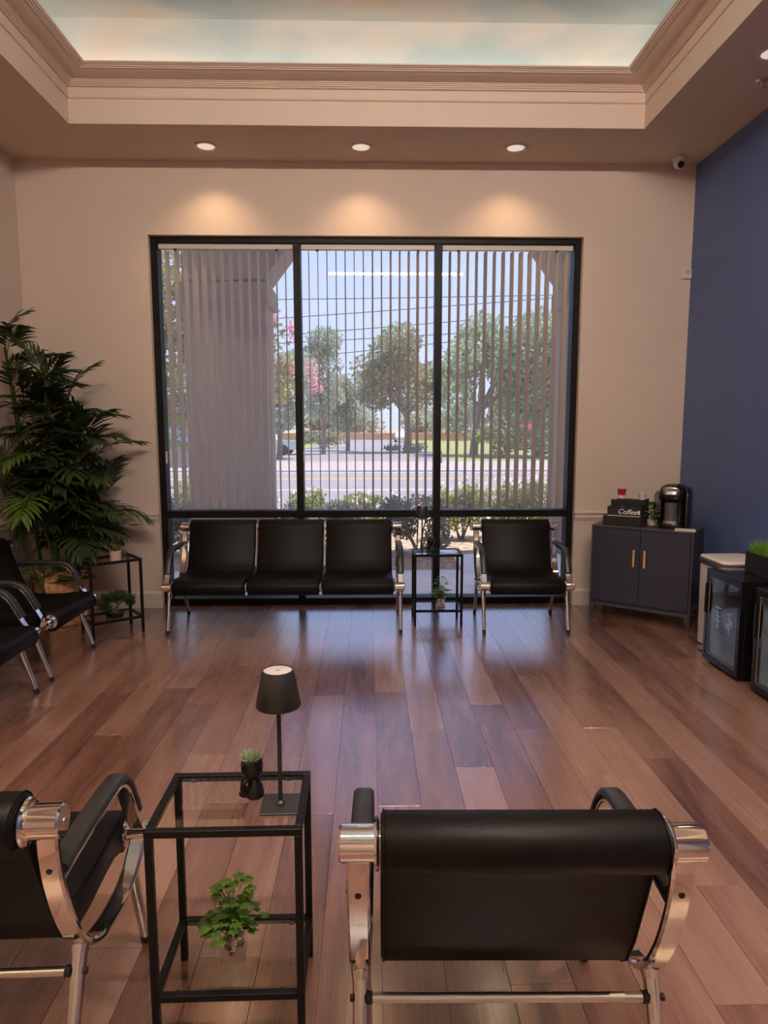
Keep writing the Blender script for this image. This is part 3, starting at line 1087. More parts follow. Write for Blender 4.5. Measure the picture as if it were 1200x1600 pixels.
def glass_cube_plant(loc, rz, label, seed, tall=True, s=1.0):
    r = thing('potted_herb', loc, rz, label, 'potted plant', 'herbs in square glass pots')
    a, hgt, w = .033, .066, .0035
    gb = MB()
    MB().cbox((-a, -a, 0), (a, a, .009), .0015).build('glass_base', 'thick_glass', r, smooth=0)
    gb.box((-a, -a, .009), (-a + w, a, hgt)).box((a - w, -a, .009), (a, a, hgt)).box((-a + w, -a, .009), (a - w, -a + w, hgt)).box((-a + w, a - w, .009), (a - w, a, hgt))
    gb.build('glass_pot', 'cup_glass', r, smooth=0)
    g = random.Random(seed)
    for k in range(64):
        rad = g.uniform(.0065, .0095)
        c = (g.uniform(-1, 1) * (a - w - rad), g.uniform(-1, 1) * (a - w - rad), .0095 + rad * .7 + (k % 5) * .0085)
        MB().sphere(c, rad, 8, 5, (1, g.uniform(.7, 1), g.uniform(.6, .85))).build('pebble', 'pebble' if g.random() < .75 else 'pebble_dark', r, smooth=60)
    stems = []
    n_low = 64
    for k in range(n_low):
        az = g.uniform(0, 2 * PI)
        el = g.uniform(.1, 1.45)
        ln = g.uniform(.035, .082)
        p1 = Vector((g.uniform(-.014, .014), g.uniform(-.014, .014), .055))
        d = Vector((math.cos(az) * math.cos(el), math.sin(az) * math.cos(el), math.sin(el)))
        p2 = p1 + Vector((0, 0, .02)) + d * ln
        stems.append((p1, (p1 + p2) / 2 + Vector((0, 0, .008)), p2, d, g.uniform(.022, .031)))
    if tall:
        for dx, dz in ((-.030, .205), (-.012, .228), (.012, .230), (.033, .215), (-.034, .190), (.042, .192), (.002, .212), (-.020, .216), (-.038, .178), (.036, .178)):
            p1 = Vector((dx * .2, g.uniform(-.01, .01), .05))
            p2 = Vector((dx, g.uniform(-.02, .012), dz))
            stems.append((p1, (p1 + p2) / 2 + Vector((-.3 * dx, 0, .02)), p2, Vector((dx * 20, g.uniform(-1, .2), .1)), g.uniform(.026, .033)))
    sb = MB()
    for p1, pm, p2, d, sz in stems:
        sb.tube(spline([p1, pm, p2], 3), .0011, seg=4)
        lf = MB()
        dd = Vector((d.x, d.y, 0))
        if dd.length < .25:
            dd = Vector((g.uniform(-1, 1), g.uniform(-1, .2), 0))
        parsley_leaf(lf, p2, dd.normalized() + Vector((0, 0, g.uniform(-.25, .25))), sz, g)
        lf.build('leaf', 'parsley_leaf', r, smooth=0)
    sb.build('stems', 'parsley_leaf', r)
    r.scale = (s, s, s)
    return r


glass_cube_plant((-.374, 1.694, SHZ), math.radians(3), 'leafy green parsley plant in a glass cube of pebbles on the near table shelf', 4)
glass_cube_plant((.580, 5.315, SHZ), math.radians(0), 'leafy plant in a glass cube on the lower shelf of the window table', 9, s=1.05)

# pale plant in a pinkish pot on the corner table
r = thing('potted_shrub', (-1.900, 5.020, TOPZ), 0, 'pale bushy plant in a light pot on the corner glass table', 'potted plant')
MB().lathe([(.034, 0), (.037, .003), (.044, .075), (.044, .08), (.040, .08), (.038, .07), (.001, .068)], seg=24, cap=False).build('pot', 'pot_pink', r)
MB().lathe([(.0385, .068), (.02, .072), (.001, .073)], seg=14, cap=False).build('soil', 'soil', r)
g = random.Random(21)
sb, lb = MB(), MB()
for k in range(34):
    az, el = g.uniform(0, 2 * PI), g.uniform(.15, 1.4)
    ln = g.uniform(.07, .13)
    d = Vector((math.cos(az) * math.cos(el), math.sin(az) * math.cos(el), math.sin(el)))
    p1 = Vector((0, 0, .07))
    p2 = p1 + d * ln
    sb.tube([p1, (p1 + p2) / 2 + Vector((0, 0, .01)), p2], .0014, seg=4)
    for j in range(12):
        q = p1 + d * ln * (.4 + .65 * j / 12)
        lb.leaf(q, d + Vector((g.uniform(-1, 1), g.uniform(-1, 1), g.uniform(-.5, 1))), (g.uniform(-1, 1), g.uniform(-1, 1), 1), .022, .011)
sb.build('stems', 'bark_brown', r)
tag(lb.build('foliage', 'pale_leaf', r, smooth=0), kind='stuff')

# bonsai on the lower shelf of the corner table
r = thing('bonsai_tree', (-1.945, 5.062, SHZ), math.radians(-5), 'small bonsai tree in a dark shallow dish on the corner table shelf', 'potted plant')
MB().lathe([(.060, 0), (.066, .004), (.074, .034), (.074, .040), (.068, .040), (.066, .032), (.001, .032)], seg=28, cap=False, ax=(1, .75)).build('dish', 'ceramic_black', r)
tb_ = MB().lathe([(.067, .033), (.03, .040), (.001, .042)], seg=18, cap=False, ax=(1, .75)).build('moss', 'bonsai_leaf', r)
tk = MB()
tk.tube(spline([(0, 0, .035), (.010, 0, .065), (.030, .002, .085), (.022, .004, .105), (-.002, 0, .125)], 4), [.012] * 4 + [.010] * 6 + [.008] * 7)
tk.tube(spline([(.026, 0, .095), (.060, .01, .118), (.095, .012, .135)], 4), .005)
tk.tube(spline([(.005, 0, .118), (-.045, -.005, .120), (-.085, 0, .105)], 4), .005)
tk.tube(spline([(0, 0, .12), (.02, 0, .15), (.04, 0, .165)], 4), .005)
tk.build('trunk', 'bark_brown', r)
g = random.Random(8)
for cx, cz, rx, rz_ in ((-.095, .105, .065, .030), (-.075, .070, .050, .026), (-.03, .155, .065, .030), (.045, .175, .060, .028), (.105, .150, .055, .034), (.125, .118, .035, .025), (.0, .135, .05, .02)):
    lb = MB()
    for k in range(420):
        az, uu = g.uniform(0, 2 * PI), g.random() ** .5
        p = Vector((cx + rx * uu * math.cos(az), rx * .7 * uu * math.sin(az), cz + rz_ * g.uniform(-1, 1) * math.sqrt(max(0, 1 - uu * uu * .8))))
        lb.leaf(p, (g.uniform(-1, 1), g.uniform(-1, 1), g.uniform(-.4, .9)), (g.uniform(-.5, .5), g.uniform(-.5, .5), 1), .020, .009)
    tag(lb.build('leaf_pad', 'bonsai_leaf', r, smooth=0), kind='stuff')

# ------------------------------------------------------------------ big bamboo palm in the corner
pal = thing('bamboo_palm', (-2.47, 5.36, 0), 0, 'tall dark green bamboo palm in a copper-brown planter in the corner', 'potted plant')
rp = math.radians(38)
MB().lathe([(.205, 0), (.215, .01), (.250, .40), (.258, .405), (.258, .445), (.236, .445), (.230, .38), (.001, .375)], seg=4, cap=False, rot=rp + PI / 4).build('planter', 'copper_bark', pal, smooth=20)
pt = pal
MB().lathe([(.23, .376), (.10, .39), (.001, .395)], seg=12, cap=False).build('soil', 'soil', pal)
# corner straps of the planter
for k in range(4):
    th = rp + PI / 4 + k * PI / 2
    c, s_ = math.cos(th), math.sin(th)
    MB().tube([(c * .209, s_ * .209, .005), (c * .252, s_ * .252, .40)], .012, seg=6).build('corner_strap', 'bark_brown', pal)


def frond_mesh(seed, L=.62, nl=13, ll=.24):
    g = random.Random(seed)
    mb = MB()
    path = []
    for k in range(9):
        t = k / 8
        path.append(Vector((0, L * t, .20 * L * math.sin(t * 1.7) - .38 * L * t * t)))
    mb.tube(path, [.0045 - .0035 * k / 8 for k in range(9)], seg=5)
    for k in range(nl):
        t = .22 + .76 * k / (nl - 1)
        i = min(7, int(t * 8))
        p = path[i].lerp(path[i + 1], t * 8 - i)
        tan = (path[i + 1] - path[i]).normalized()
        for s in (-1, 1):
            spread = 1.15 - .75 * t
            d = tan * (1.0 - .35 * spread) + Vector((s, 0, 0)) * spread + Vector((0, 0, .18 - .25 * t + g.uniform(-.14, .12)))
            ln = ll * (.55 + .75 * math.sin(PI * (.12 + .80 * t))) * g.uniform(.85, 1.1)
            d.normalize()
            nrm = Vector((0, 0, 1)) + tan * .2
            side = d.cross(nrm).normalized()
            n2 = side.cross(d)
            w = ll * .185 * g.uniform(.85, 1.15)
            q0, q1, q2, q3 = p, p + d * ln * .28, p + d * ln * .66 - n2 * ln * .05, p + d * ln - n2 * ln * .20
            mb.add([q0, q1 + side * w * .5, q1 - side * w * .5, q1 - n2 * w * .12, q2 + side * w * .42 + n2 * w * .05, q2 - side * w * .42 + n2 * w * .05, q2 - n2 * w * .1, q3],
                   [(0, 1, 3), (0, 3, 2), (1, 4, 6, 3), (3, 6, 5, 2), (4, 7, 6), (6, 7, 5)])
    me_o = mb.build('frond', 'palm_leaf', smooth=0)
    me = me_o.data
    bpy.data.objects.remove(me_o, do_unlink=True)
    return me


fr_meshes = [frond_mesh(s, L, n, ll) for s, L, n, ll in ((1, .58, 12, .23), (2, .50, 11, .22), (3, .42, 9, .20), (4, .62, 13, .22))]
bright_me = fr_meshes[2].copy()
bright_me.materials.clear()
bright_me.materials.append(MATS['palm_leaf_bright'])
g = random.Random(77)
stems = [(-.12, -.08, 2.12, -.05, -.14), (.02, -.10, 2.10, .04, -.10), (.10, .02, 1.72, .16, -.06), (-.05, .10, 1.95, -.02, -.02), (.08, -.10, 1.45, .20, -.14),
         (-.14, .02, 2.42, -.14, -.10), (.0, -.13, 1.10, .06, -.24), (-.12, -.12, 1.40, -.10, -.26), (.12, .10, 1.2, .24, -.04), (.04, .02, 1.92, .10, -.05)]
tips = [[v.co.copy() for v in list(m.vertices)[::2]] for m in fr_meshes]
for k, (sx, sy, hz, lx, ly) in enumerate(stems):
    top = Vector((sx + lx, sy + ly, hz - .25))
    base = Vector((sx, sy, .36))
    pth = spline([base, base.lerp(top, .5) + Vector((.02 * (-1) ** k, .01, 0)), top], 5)
    MB().tube(pth, .010, seg=7).build('cane', 'ivy_leaf', pal)
    nfr = 11
    for j in range(nfr):
        t = 1.0 - .62 * (j / nfr) ** 1.1
        i = min(len(pth) - 2, int(t * (len(pth) - 1)))
        p = pth[i].lerp(pth[i + 1], t * (len(pth) - 1) - i)
        az0 = j * 2.4 + k * 1.3 + g.uniform(-.4, .4)
        tilt = math.radians(48 - 50 * (j / nfr) + g.uniform(-8, 8)) if j else math.radians(72)
        mi = g.randrange(4)
        sc = g.uniform(.74, .98) * (.85 if hz > 1.9 else 1)
        roll = g.uniform(-.15, .15)
        ok = False
        for tr_ in range(24):
            e = Euler((tilt, roll, az0 + tr_ * .52 * (-1) ** tr_), 'XYZ')
            M = Matrix.Translation(p) @ e.to_matrix().to_4x4() @ Matrix.Scale(sc, 4)
            q = [M @ v for v in tips[mi]]
            if min(v.x for v in q) - 2.47 > XL + .05 and max(v.y for v in q) + 5.36 < YB - .05 and max(v.x for v in q) - 2.47 < -1.74 and min(v.z for v in q) > .5 and min(v.y for v in q) + 5.36 > 4.74:
                ok = True
                break
            if tr_ == 12:
                sc *= .8
        if not ok:
            continue
        o = bpy.data.objects.new('frond', fr_meshes[mi])
        COL.objects.link(o)
        o.parent = pal
        o.location = p
        o.rotation_euler = e
        o.scale = (sc, sc, sc)
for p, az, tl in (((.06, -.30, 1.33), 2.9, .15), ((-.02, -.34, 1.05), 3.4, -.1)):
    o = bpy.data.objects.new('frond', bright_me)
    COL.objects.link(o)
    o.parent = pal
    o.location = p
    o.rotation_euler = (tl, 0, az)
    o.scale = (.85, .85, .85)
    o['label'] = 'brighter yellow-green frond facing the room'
# ivy trailing over the planter rim
g = random.Random(15)
for k in range(46):
    th = g.uniform(PI * .9, PI * 2.0)
    p = Vector((math.cos(th) * .235, math.sin(th) * .235, .45 + g.uniform(-.06, .07)))
    lf = MB()
    lf.leaf(p, (math.cos(th), math.sin(th), g.uniform(-.6, .3)), (math.cos(th) * .5, math.sin(th) * .5, 1), g.uniform(.05, .075), .05)
    lf.build('ivy_leaf', 'ivy_leaf', pal, smooth=0)

# ------------------------------------------------------------------ slate cabinet in the corner
CW, CD, CHt, LEG = .781, .375, .770, .125
ang = math.atan2(4.973 - 5.446, 2.454 - 1.833)
cabo = thing('storage_cabinet', (1.833, 5.446, 0), ang, 'dark slate metal two-door cabinet set across the corner by the blue wall', 'cabinet')
# local: x along the front, y = depth towards the corner
cb = MB()
cb.cbox((0, .004, LEG), (.016, CD, CHt - .016), .002).cbox((CW - .016, .004, LEG), (CW, CD, CHt - .016), .002)
cb.cbox((.016, .02, LEG), (CW - .016, CD - .002, LEG + .016), .001).box((.016, CD - .006, LEG + .016), (CW - .016, CD - .001, CHt - .016))
cb.build('carcass', 'cabinet_edge', cabo, smooth=0)
MB().cbox((-.002, 0, CHt - .016), (CW + .002, CD, CHt), .002).build('top_panel', 'cabinet_edge', cabo, smooth=0)
for k in (0, 1):
    x0 = .019 + k * (CW - .038 + .003) / 2
    x1 = x0 + (CW - .038 - .003) / 2
    d = MB().cbox((x0, .003, LEG + .019), (x1, .019, CHt - .019), .0018).build('door', 'cabinet_slate', cabo, smooth=0)
    hx = x1 - .040 if k == 0 else x0 + .040
    MB().cbox((hx - .008, -.022, .455), (hx + .008, -.010, .595), .003).build('handle', 'handle_oak', d, smooth=0)
    for hz in (.475, .575):
        MB().cyl((hx, -.012, hz), (hx, .004, hz), .004, seg=8).build('handle_post', 'handle_oak', d)
for lx, sx in ((0.0, 1), (CW, -1)):
    for y0 in (.004, CD - .034):
        MB().prism([(lx, LEG), (lx + sx * .055, LEG), (lx + sx * .018, 0), (lx, 0)] if sx > 0 else [(lx, LEG), (lx, 0), (lx + sx * .018, 0), (lx + sx * .055, LEG)], 'y', y0, y0 + .03).build('leg', 'cabinet_edge', cabo, smooth=0)
MB().cbox((.05, .006, LEG - .022), (CW - .05, .018, LEG), .001).build('apron', 'cabinet_edge', cabo, smooth=0)


def cab_pt(u, v, z=CHt):
    return (1.833 + u * math.cos(ang) - v * math.sin(ang), 5.446 + u * math.sin(ang) + v * math.cos(ang), z)


# coffee organiser
org = thing('coffee_organizer', cab_pt(.225, .155), ang, 'black three-tier coffee organizer box with white lettering on the cabinet', 'organizer')
MB().cbox((-.155, -.10, 0), (.150, .10, .075), .003).build('drawer_base', 'matte_black', org, smooth=0)
b = MB()
b.cbox((-.125, -.085, .075), (.150, -.077, .150), .002).cbox((-.125, -.085, .075), (-.117, .095, .150), .002).cbox((.142, -.085, .075), (.150, .095, .175), .002)
b.cbox((-.125, .0, .075), (.150, .008, .200), .002)
b.build('front_tray', 'matte_black', org, smooth=0)
b = MB()
b.cbox((-.085, .012, .075), (.142, .095, .205), .003)
b.cbox((.146, -.02, .0), (.154, .099, .215), .002)
b.build('rear_tray', 'matte_black', org, smooth=0)
lw = text_mesh('Coffee', .056, 'lettering', 'letter_white', org, (.035, -.0855, .112), (PI / 2, 0, 0), shear=.3, font_bold=True)
MB().box((.118, -.0862, .096), (.134, -.0852, .128)).build('cup_mark', 'letter_white', org)
for k, (px, pz, rr) in enumerate(((-.04, .160, .35), (-.01, .168, -.2), (.02, .158, .6), (.06, .162, -.4))):
    pk = thing('drink_packet', cab_pt(.225 + px, .155 - .045, CHt + pz - .05), ang + rr, '%s small blue drink packet in the coffee organizer' % ('leftmost', 'second from the left', 'third from the left', 'rightmost')[k], 'packet', 'blue packets in the organizer')
    MB().cbox((-.018, -.004, -.03), (.018, .004, .03), .003).build('pouch', 'packet_blue', pk, smooth=0)
    MB().box((-.018, -.001, .03), (.018, .001, .036)).build('crimp', 'packet_blue', pk, smooth=0)
b = MB()
for k in range(5):
    b.cbox((-.12 + k * .05, -.105, .0755 + .001 * k), (-.06 + k * .05, -.088, .079 + .001 * k), .0005)
sg = thing('sugar_sachets', cab_pt(.225, .155), ang, 'pale paper sachets lying on the ledge of the coffee organizer', 'sachets')
b.build('sachet', 'paper_white', sg, smooth=0)


def paper_cup(loc, m, label, hh=.095, rt=.040):
    c = thing('paper_cup', loc, 0, label, 'cup', 'paper cups by the coffee machine')
    MB().lathe([(rt * .72, 0), (rt * .74, .002), (rt, hh - .004), (rt * 1.04, hh - .002), (rt * 1.0, hh), (rt * .95, hh - .003), (rt * .7, .006), (.001, .006)], seg=24, cap=False).build('cup_body', m, c)
    return c


c1 = paper_cup(cab_pt(.170, .205, CHt + .205), 'cup_red', 'red paper cup with a white base on top of the coffee organizer', .085, .036)
MB().lathe([(.0275, .004), (.031, .030)], seg=24, cap=False).build('white_band', 'letter_white', c1)
MB().lathe([(.0352, .083), (.0352, .0855), (.001, .0857)], seg=24, cap=False).build('contents', 'paper_white', c1)
paper_cup(cab_pt(.335, .205, CHt + .205), 'white_plastic', 'white paper cup on top of the coffee organizer next to the plant', .058, .030)
# green plant in glass beside the machine
r = thing('potted_pothos', cab_pt(.424, .200), 0, 'trailing green plant in a clear glass between organizer and coffee machine', 'potted plant')
MB().lathe([(.040, 0), (.045, .004), (.052, .085), (.049, .085), (.042, .006), (.001, .006)], seg=24, cap=False).build('glass_pot', 'cup_glass', r)
MB().lathe([(.041, .007), (.044, .05), (.001, .052)], seg=18).build('pebbles', 'pebble', r)
g = random.Random(31)
for k in range(58):
    az, el = g.uniform(0, 2 * PI), g.uniform(-.5, 1.4)
    d = Vector((math.cos(az) * math.cos(el), math.sin(az) * math.cos(el), math.sin(el)))
    p = Vector((0, 0, .11)) + d * g.uniform(.02, .075)
    lf = MB()
    lf.leaf(p, d + Vector((0, 0, -.4)), d + Vector((0, 0, .8)), g.uniform(.035, .055), .03, droop=.2)
    lf.build('leaf', 'ivy_leaf', r, smooth=0)
sb = MB()
for k in range(10):
    az = k * .63
    sb.tube(spline([(0, 0, .04), (math.cos(az) * .02, math.sin(az) * .02, .10), (math.cos(az) * .055, math.sin(az) * .055, .09)], 4), .0016, seg=4)
sb.build('stems', 'ivy_leaf', r)

# single-serve coffee machine
cm = thing('coffee_machine', cab_pt(.575, .215), ang + math.radians(4), 'black single-serve coffee machine on the slate cabinet', 'coffee machine')


def sup(cx, cy, rx, ry, z, e=3.0, n=28):
    out = []
    for k in range(n):
        t = 2 * PI * k / n
        c, s = math.cos(t), math.sin(t)
        out.append((cx + rx * math.copysign(abs(c) ** (2 / e), c), cy + ry * math.copysign(abs(s) ** (2 / e), s), z))
    return out


b = MB()
b.ring_loft([sup(.0, .0, .100, .125, 0), sup(0, 0, .103, .128, .006), sup(0, 0, .103, .128, .035), sup(0, 0, .099, .124, .042)])
b.build('base', 'gloss_black', cm)
MB().ring_loft([sup(0, .055, .099, .070, .040), sup(0, .055, .101, .072, .20), sup(0, .05, .103, .078, .25)]).build('tower', 'gloss_black', cm)
b = MB()
b.ring_loft([sup(0, -.005, .098, .110, .222), sup(0, -.008, .104, .122, .235), sup(0, -.008, .104, .124, .275), sup(0, -.002, .100, .116, .305), sup(0, .008, .086, .098, .328), sup(0, .018, .060, .070, .342), sup(0, .02, .02, .03, .346)])
b.build('brew_head', 'gloss_black', cm, smooth=60)
MB().ring_loft([sup(-.004, -.100, .052, .030, .262), sup(-.004, -.106, .060, .036, .270), sup(-.004, -.104, .060, .036, .300), sup(-.004, -.096, .050, .028, .308)]).build('silver_collar', 'satin_steel', cm, smooth=60)
MB().cyl((-.004, -.075, .060), (-.004, -.075, .205), .048, seg=28).build('cup_bay', 'plastic_grey', cm)
MB().ring_loft([sup(-.004, -.08, .058, .045, .040), sup(-.004, -.08, .058, .045, .062)]).build('drip_tray', 'satin_steel', cm)
MB().ring_loft([sup(-.112, .02, .022, .09, .030), sup(-.115, .02, .025, .095, .05), sup(-.115, .02, .025, .095, .26), sup(-.108, .02, .020, .085, .285)]).build('water_tank', 'smoke_glass', cm)
MB().ring_loft([sup(.112, -.01, .020, .10, .0), sup(.114, -.01, .022, .105, .03), sup(.114, -.01, .022, .105, .27), sup(.106, 0, .020, .09, .310), sup(.095, .01, .012, .06, .325)]).build('side_housing', 'gloss_black', cm)
MB().tube(spline([(-.06, -.118, .292), (-.05, -.138, .315), (0, -.143, .322), (.045, -.138, .315), (.055, -.118, .292)], 4), .008).build('lid_handle', 'satin_steel', cm)

# folded napkin
nk = thing('folded_napkin', cab_pt(.705, .055), ang + math.radians(12), 'folded white napkin lying on the front corner of the cabinet', 'napkin')
MB().cbox((-.075, -.045, 0), (.075, .05, .006), .002).build('lower_fold', 'paper_white', nk, smooth=0)
MB().cbox((-.070, -.045, .006), (.073, .046, .012), .002).build('upper_fold', 'paper_white', nk, smooth=0)


# ------------------------------------------------------------------ beverage coolers, bin, turf planter along the blue wall
def cooler(loc, w, dpt, h, label, lettering):
    """front (glass door) faces -x; local x = depth (0 at the door), y along the wall"""
    c = thing('beverage_cooler', loc, 0, label, 'mini fridge', 'glass-door drinks coolers')
    b = MB()
    b.cbox((.035, 0, .02), (dpt, .02, h), .002).cbox((.035, w - .02, .02), (dpt, w, h), .002).cbox((.035, .02, h - .03), (dpt, w - .02, h), .002).cbox((.035, .02, .02), (dpt, w - .02, .06), .002)
    b.build('cabinet', 'gloss_black', c, smooth=0)
    MB().box((dpt - .012, .02, .06), (dpt - .002, w - .02, h - .03)).box((.04, .0205, .06), (dpt - .012, .024, h - .03)).box((.04, w - .024, .06), (dpt - .012, w - .0205, h - .03)).box((.04, .024, .0605), (dpt - .012, w - .024, .064)).build('liner', 'fridge_inside', c, smooth=0)
    for z in (.22, .36, h - .13):
        sh = MB()
        for k in range(9):
            yy = .03 + (w - .06) * k / 8
            sh.tube([(.06, yy, z), (dpt - .02, yy, z)], .002, seg=5)
        sh.tube([(.06, .025, z), (.06, w - .025, z)], .003, seg=6)
        sh.build('wire_shelf', 'satin_steel', c)
    d = thing('door', (0, 0, 0), parent=c)
    f = .034
    MB().cbox((0, 0, .02), (.032, f, h), .003).build('stile', 'gloss_black', d, smooth=0)
    MB().cbox((0, w - f, .02), (.032, w, h), .003).build('stile', 'gloss_black', d, smooth=0)
    MB().cbox((0, f, .02), (.032, w - f, .02 + f + .01), .003).build('bottom_rail', 'gloss_black', d, smooth=0)
    MB().cbox((0, f, h - f - .012), (.032, w - f, h), .003).build('top_rail', 'gloss_black', d, smooth=0)
    MB().box((.010, f, .02 + f + .01), (.016, w - f, h - f - .012)).build('pane', 'fridge_glass', d, smooth=0)
    gk = MB()
    y0, y1, z0, z1 = f + .004, w - f - .004, .02 + f + .014, h - f - .016
    for q0, q1 in (((y0, z0), (y1, z0)), ((y1, z0), (y1, z1)), ((y1, z1), (y0, z1)), ((y0, z1), (y0, z0))):
        gk.tube([(.0085, q0[0], q0[1]), (.0085, q1[0], q1[1])], .0025, seg=5)
    gk.build('gasket', 'satin_steel', d)
    MB().cbox((-.012, w - f * .8, h - .30), (0, w - f * .35, h - .10), .003).build('handle', 'gloss_black', d, smooth=0)
    for yy in (.03, w - .03):
        for xx in (.05, dpt - .04):
            MB().cyl((xx, yy, 0), (xx, yy, .02), .016, seg=12).build('foot', 'rubber_black', c)
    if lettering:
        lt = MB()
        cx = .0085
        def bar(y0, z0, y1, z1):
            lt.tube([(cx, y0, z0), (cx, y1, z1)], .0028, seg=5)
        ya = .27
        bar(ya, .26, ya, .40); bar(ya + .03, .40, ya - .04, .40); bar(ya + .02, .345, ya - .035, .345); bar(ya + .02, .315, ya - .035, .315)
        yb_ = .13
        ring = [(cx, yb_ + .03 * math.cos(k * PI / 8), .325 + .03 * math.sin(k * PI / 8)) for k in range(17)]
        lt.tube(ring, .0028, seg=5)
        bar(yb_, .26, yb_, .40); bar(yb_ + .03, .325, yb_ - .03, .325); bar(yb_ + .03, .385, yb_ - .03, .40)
        lt.build('lettering', 'reflection_blue', d)  # painted strokes imitating a sign reflected in the door glass
    return c


cooler((2.250, 3.932, 0), .425, .44, .632, 'black glass-door drinks cooler with a pale painted reflection of letters in its door, beside the bin', True)
cooler((2.262, 3.36, 0), .44, .43, .632, 'second black glass-door cooler cut off by the right edge of the picture', False)

bn = thing('pedal_bin', (2.535, 4.555, 0), 0, 'white rectangular waste bin with a pale lid between cabinet and cooler', 'bin')
def rrect(x0, x1, y0, y1, r, z, n=5):
    out = []
    for cx, cy, a0 in ((x1 - r, y1 - r, 0), (x0 + r, y1 - r, 90), (x0 + r, y0 + r, 180), (x1 - r, y0 + r, 270)):
        for k in range(n + 1):
            a = math.radians(a0 + 90 * k / n)
            out.append((cx + r * math.cos(a), cy + r * math.sin(a), z))
    return out
MB().ring_loft([rrect(-.135, .15, -.165, .165, .05, 0.012), rrect(-.15, .16, -.18, .18, .05, .02), rrect(-.16, .165, -.18, .18, .05, .60)]).build('body', 'white_plastic', bn)
MB().ring_loft([rrect(-.165, .168, -.182, .182, .05, .60), rrect(-.168, .168, -.184, .184, .05, .605), rrect(-.168, .168, -.184, .184, .05, .638), rrect(-.164, .165, -.181, .181, .05, .640)]).build('rim', 'plastic_grey', bn)
MB().ring_loft([rrect(-.160, .163, -.178, .178, .05, .640), rrect(-.163, .166, -.181, .181, .05, .644), rrect(-.158, .162, -.176, .176, .05, .656), rrect(-.12, .14, -.14, .14, .05, .660)]).build('lid', 'white_plastic', bn, smooth=60)
MB().ring_loft([rrect(-.14, .15, -.16, .16, .05, 0), rrect(-.14, .15, -.16, .16, .05, .013)]).build('plinth', 'rubber_black', bn)
MB().cbox((-.205, -.04, .01), (-.14, .04, .022), .003).build('pedal', 'satin_steel', bn, smooth=0)

gp = thing('turf_planter', (2.515, 3.93, .633), 0, 'long black planter box of bright green grass on top of the coolers', 'planter')
b = MB()
b.cbox((-.085, -.30, 0), (-.075, .30, .135), .002).cbox((.075, -.30, 0), (.085, .30, .135), .002).cbox((-.075, -.30, 0), (.075, -.29, .135), .002).cbox((-.075, .29, 0), (.075, .30, .135), .002).box((-.075, -.29, 0), (.075, .29, .10))
b.build('box', 'matte_black', gp, smooth=0)
g = random.Random(2)
b = MB()
for k in range(2600):
    x0, y0 = g.uniform(-.072, .072), g.uniform(-.285, .285)
    hgt = g.uniform(.07, .125)
    lx, ly = g.uniform(-.03, .03), g.uniform(-.03, .03)
    a = g.uniform(0, PI)
    wx, wy = .0022 * math.cos(a), .0022 * math.sin(a)
    b.add([(x0 - wx, y0 - wy, .10), (x0 + wx, y0 + wy, .10), (x0 + lx * .4 + wx * .8, y0 + ly * .4 + wy * .8, .10 + hgt * .6), (x0 + lx * .4 - wx * .8, y0 + ly * .4 - wy * .8, .10 + hgt * .6), (x0 + lx, y0 + ly, .10 + hgt)], [(0, 1, 2, 3), (3, 2, 4)])
tag(b.build('grass_blades', 'turf_blade', gp, smooth=0), kind='stuff')

# ------------------------------------------------------------------ small wall and ceiling devices
dc = thing('dome_camera', (2.50, 5.66, H), 0, 'small white security dome camera at the ceiling corner', 'security camera')
MB().lathe([(.052, 0), (.054, -.004), (.052, -.018), (.045, -.024)], seg=28).build('mount', 'white_plastic', dc)
b = MB().sphere((0, -.006, -.040), .045, 22, 14)
b.build('ball', 'white_plastic', dc, smooth=60)
MB().cyl((0, -.040, -.060), (0, -.050, -.066), .026, .024, seg=22).build('lens', 'sensor_dark', dc)
th = thing('wall_thermostat', (2.668, YB, 2.835), 0, 'small white sensor box on the beige wall near the blue corner', 'thermostat')
MB().cbox((-.036, -.028, -.040), (.036, 0, .040), .004).build('case', 'white_plastic', th, smooth=0)
MB().cbox((-.024, -.0295, -.004), (.024, -.028, .026), .0005).build('display', 'satin_steel', th, smooth=0)
sp = thing('fire_sprinkler', (2.46, 4.44, H), 0, 'small metal sprinkler head in the soffit above the blue wall', 'sprinkler')
MB().lathe([(.040, 0), (.040, -.003), (.026, -.010), (.012, -.012)], seg=20).build('escutcheon', 'reflector', sp)
MB().cyl((0, 0, -.01), (0, 0, -.045), .008, seg=10).build('stem', 'satin_steel', sp)
MB().lathe([(.022, -.048), (.024, -.046), (.006, -.044)], seg=14).build('deflector', 'satin_steel', sp)
# ------------------------------------------------------------------ outside
def ground(name, m, x0, x1, y0, y1, z0, z1):
    return tag(MB().box((x0, y0, z0), (x1, y1, z1)).build(name, m, smooth=0), kind='structure')


ground('lawn', 'grass', -90, 90, 26, 320, -.6, -.17)
ground('garden_bed', 'mulch', -30, 30, 7.0, 12.6, -.4, -.05)
ground('near_sidewalk', 'sidewalk', -60, 60, 12.6, 14.2, -.4, -.10)
ground('road', 'asphalt', -90, 90, 14.2, 27.2, -.5, -.16)
ground('far_sidewalk', 'sidewalk', -90, 90, 27.2, 35.0, -.5, -.12)
ground('side_street', 'asphalt', -5.4, 4.6, 34, 130, -.5, -.13)
ground('dry_field', 'dry_field', -60, 60, 105, 320, -.5, .9)
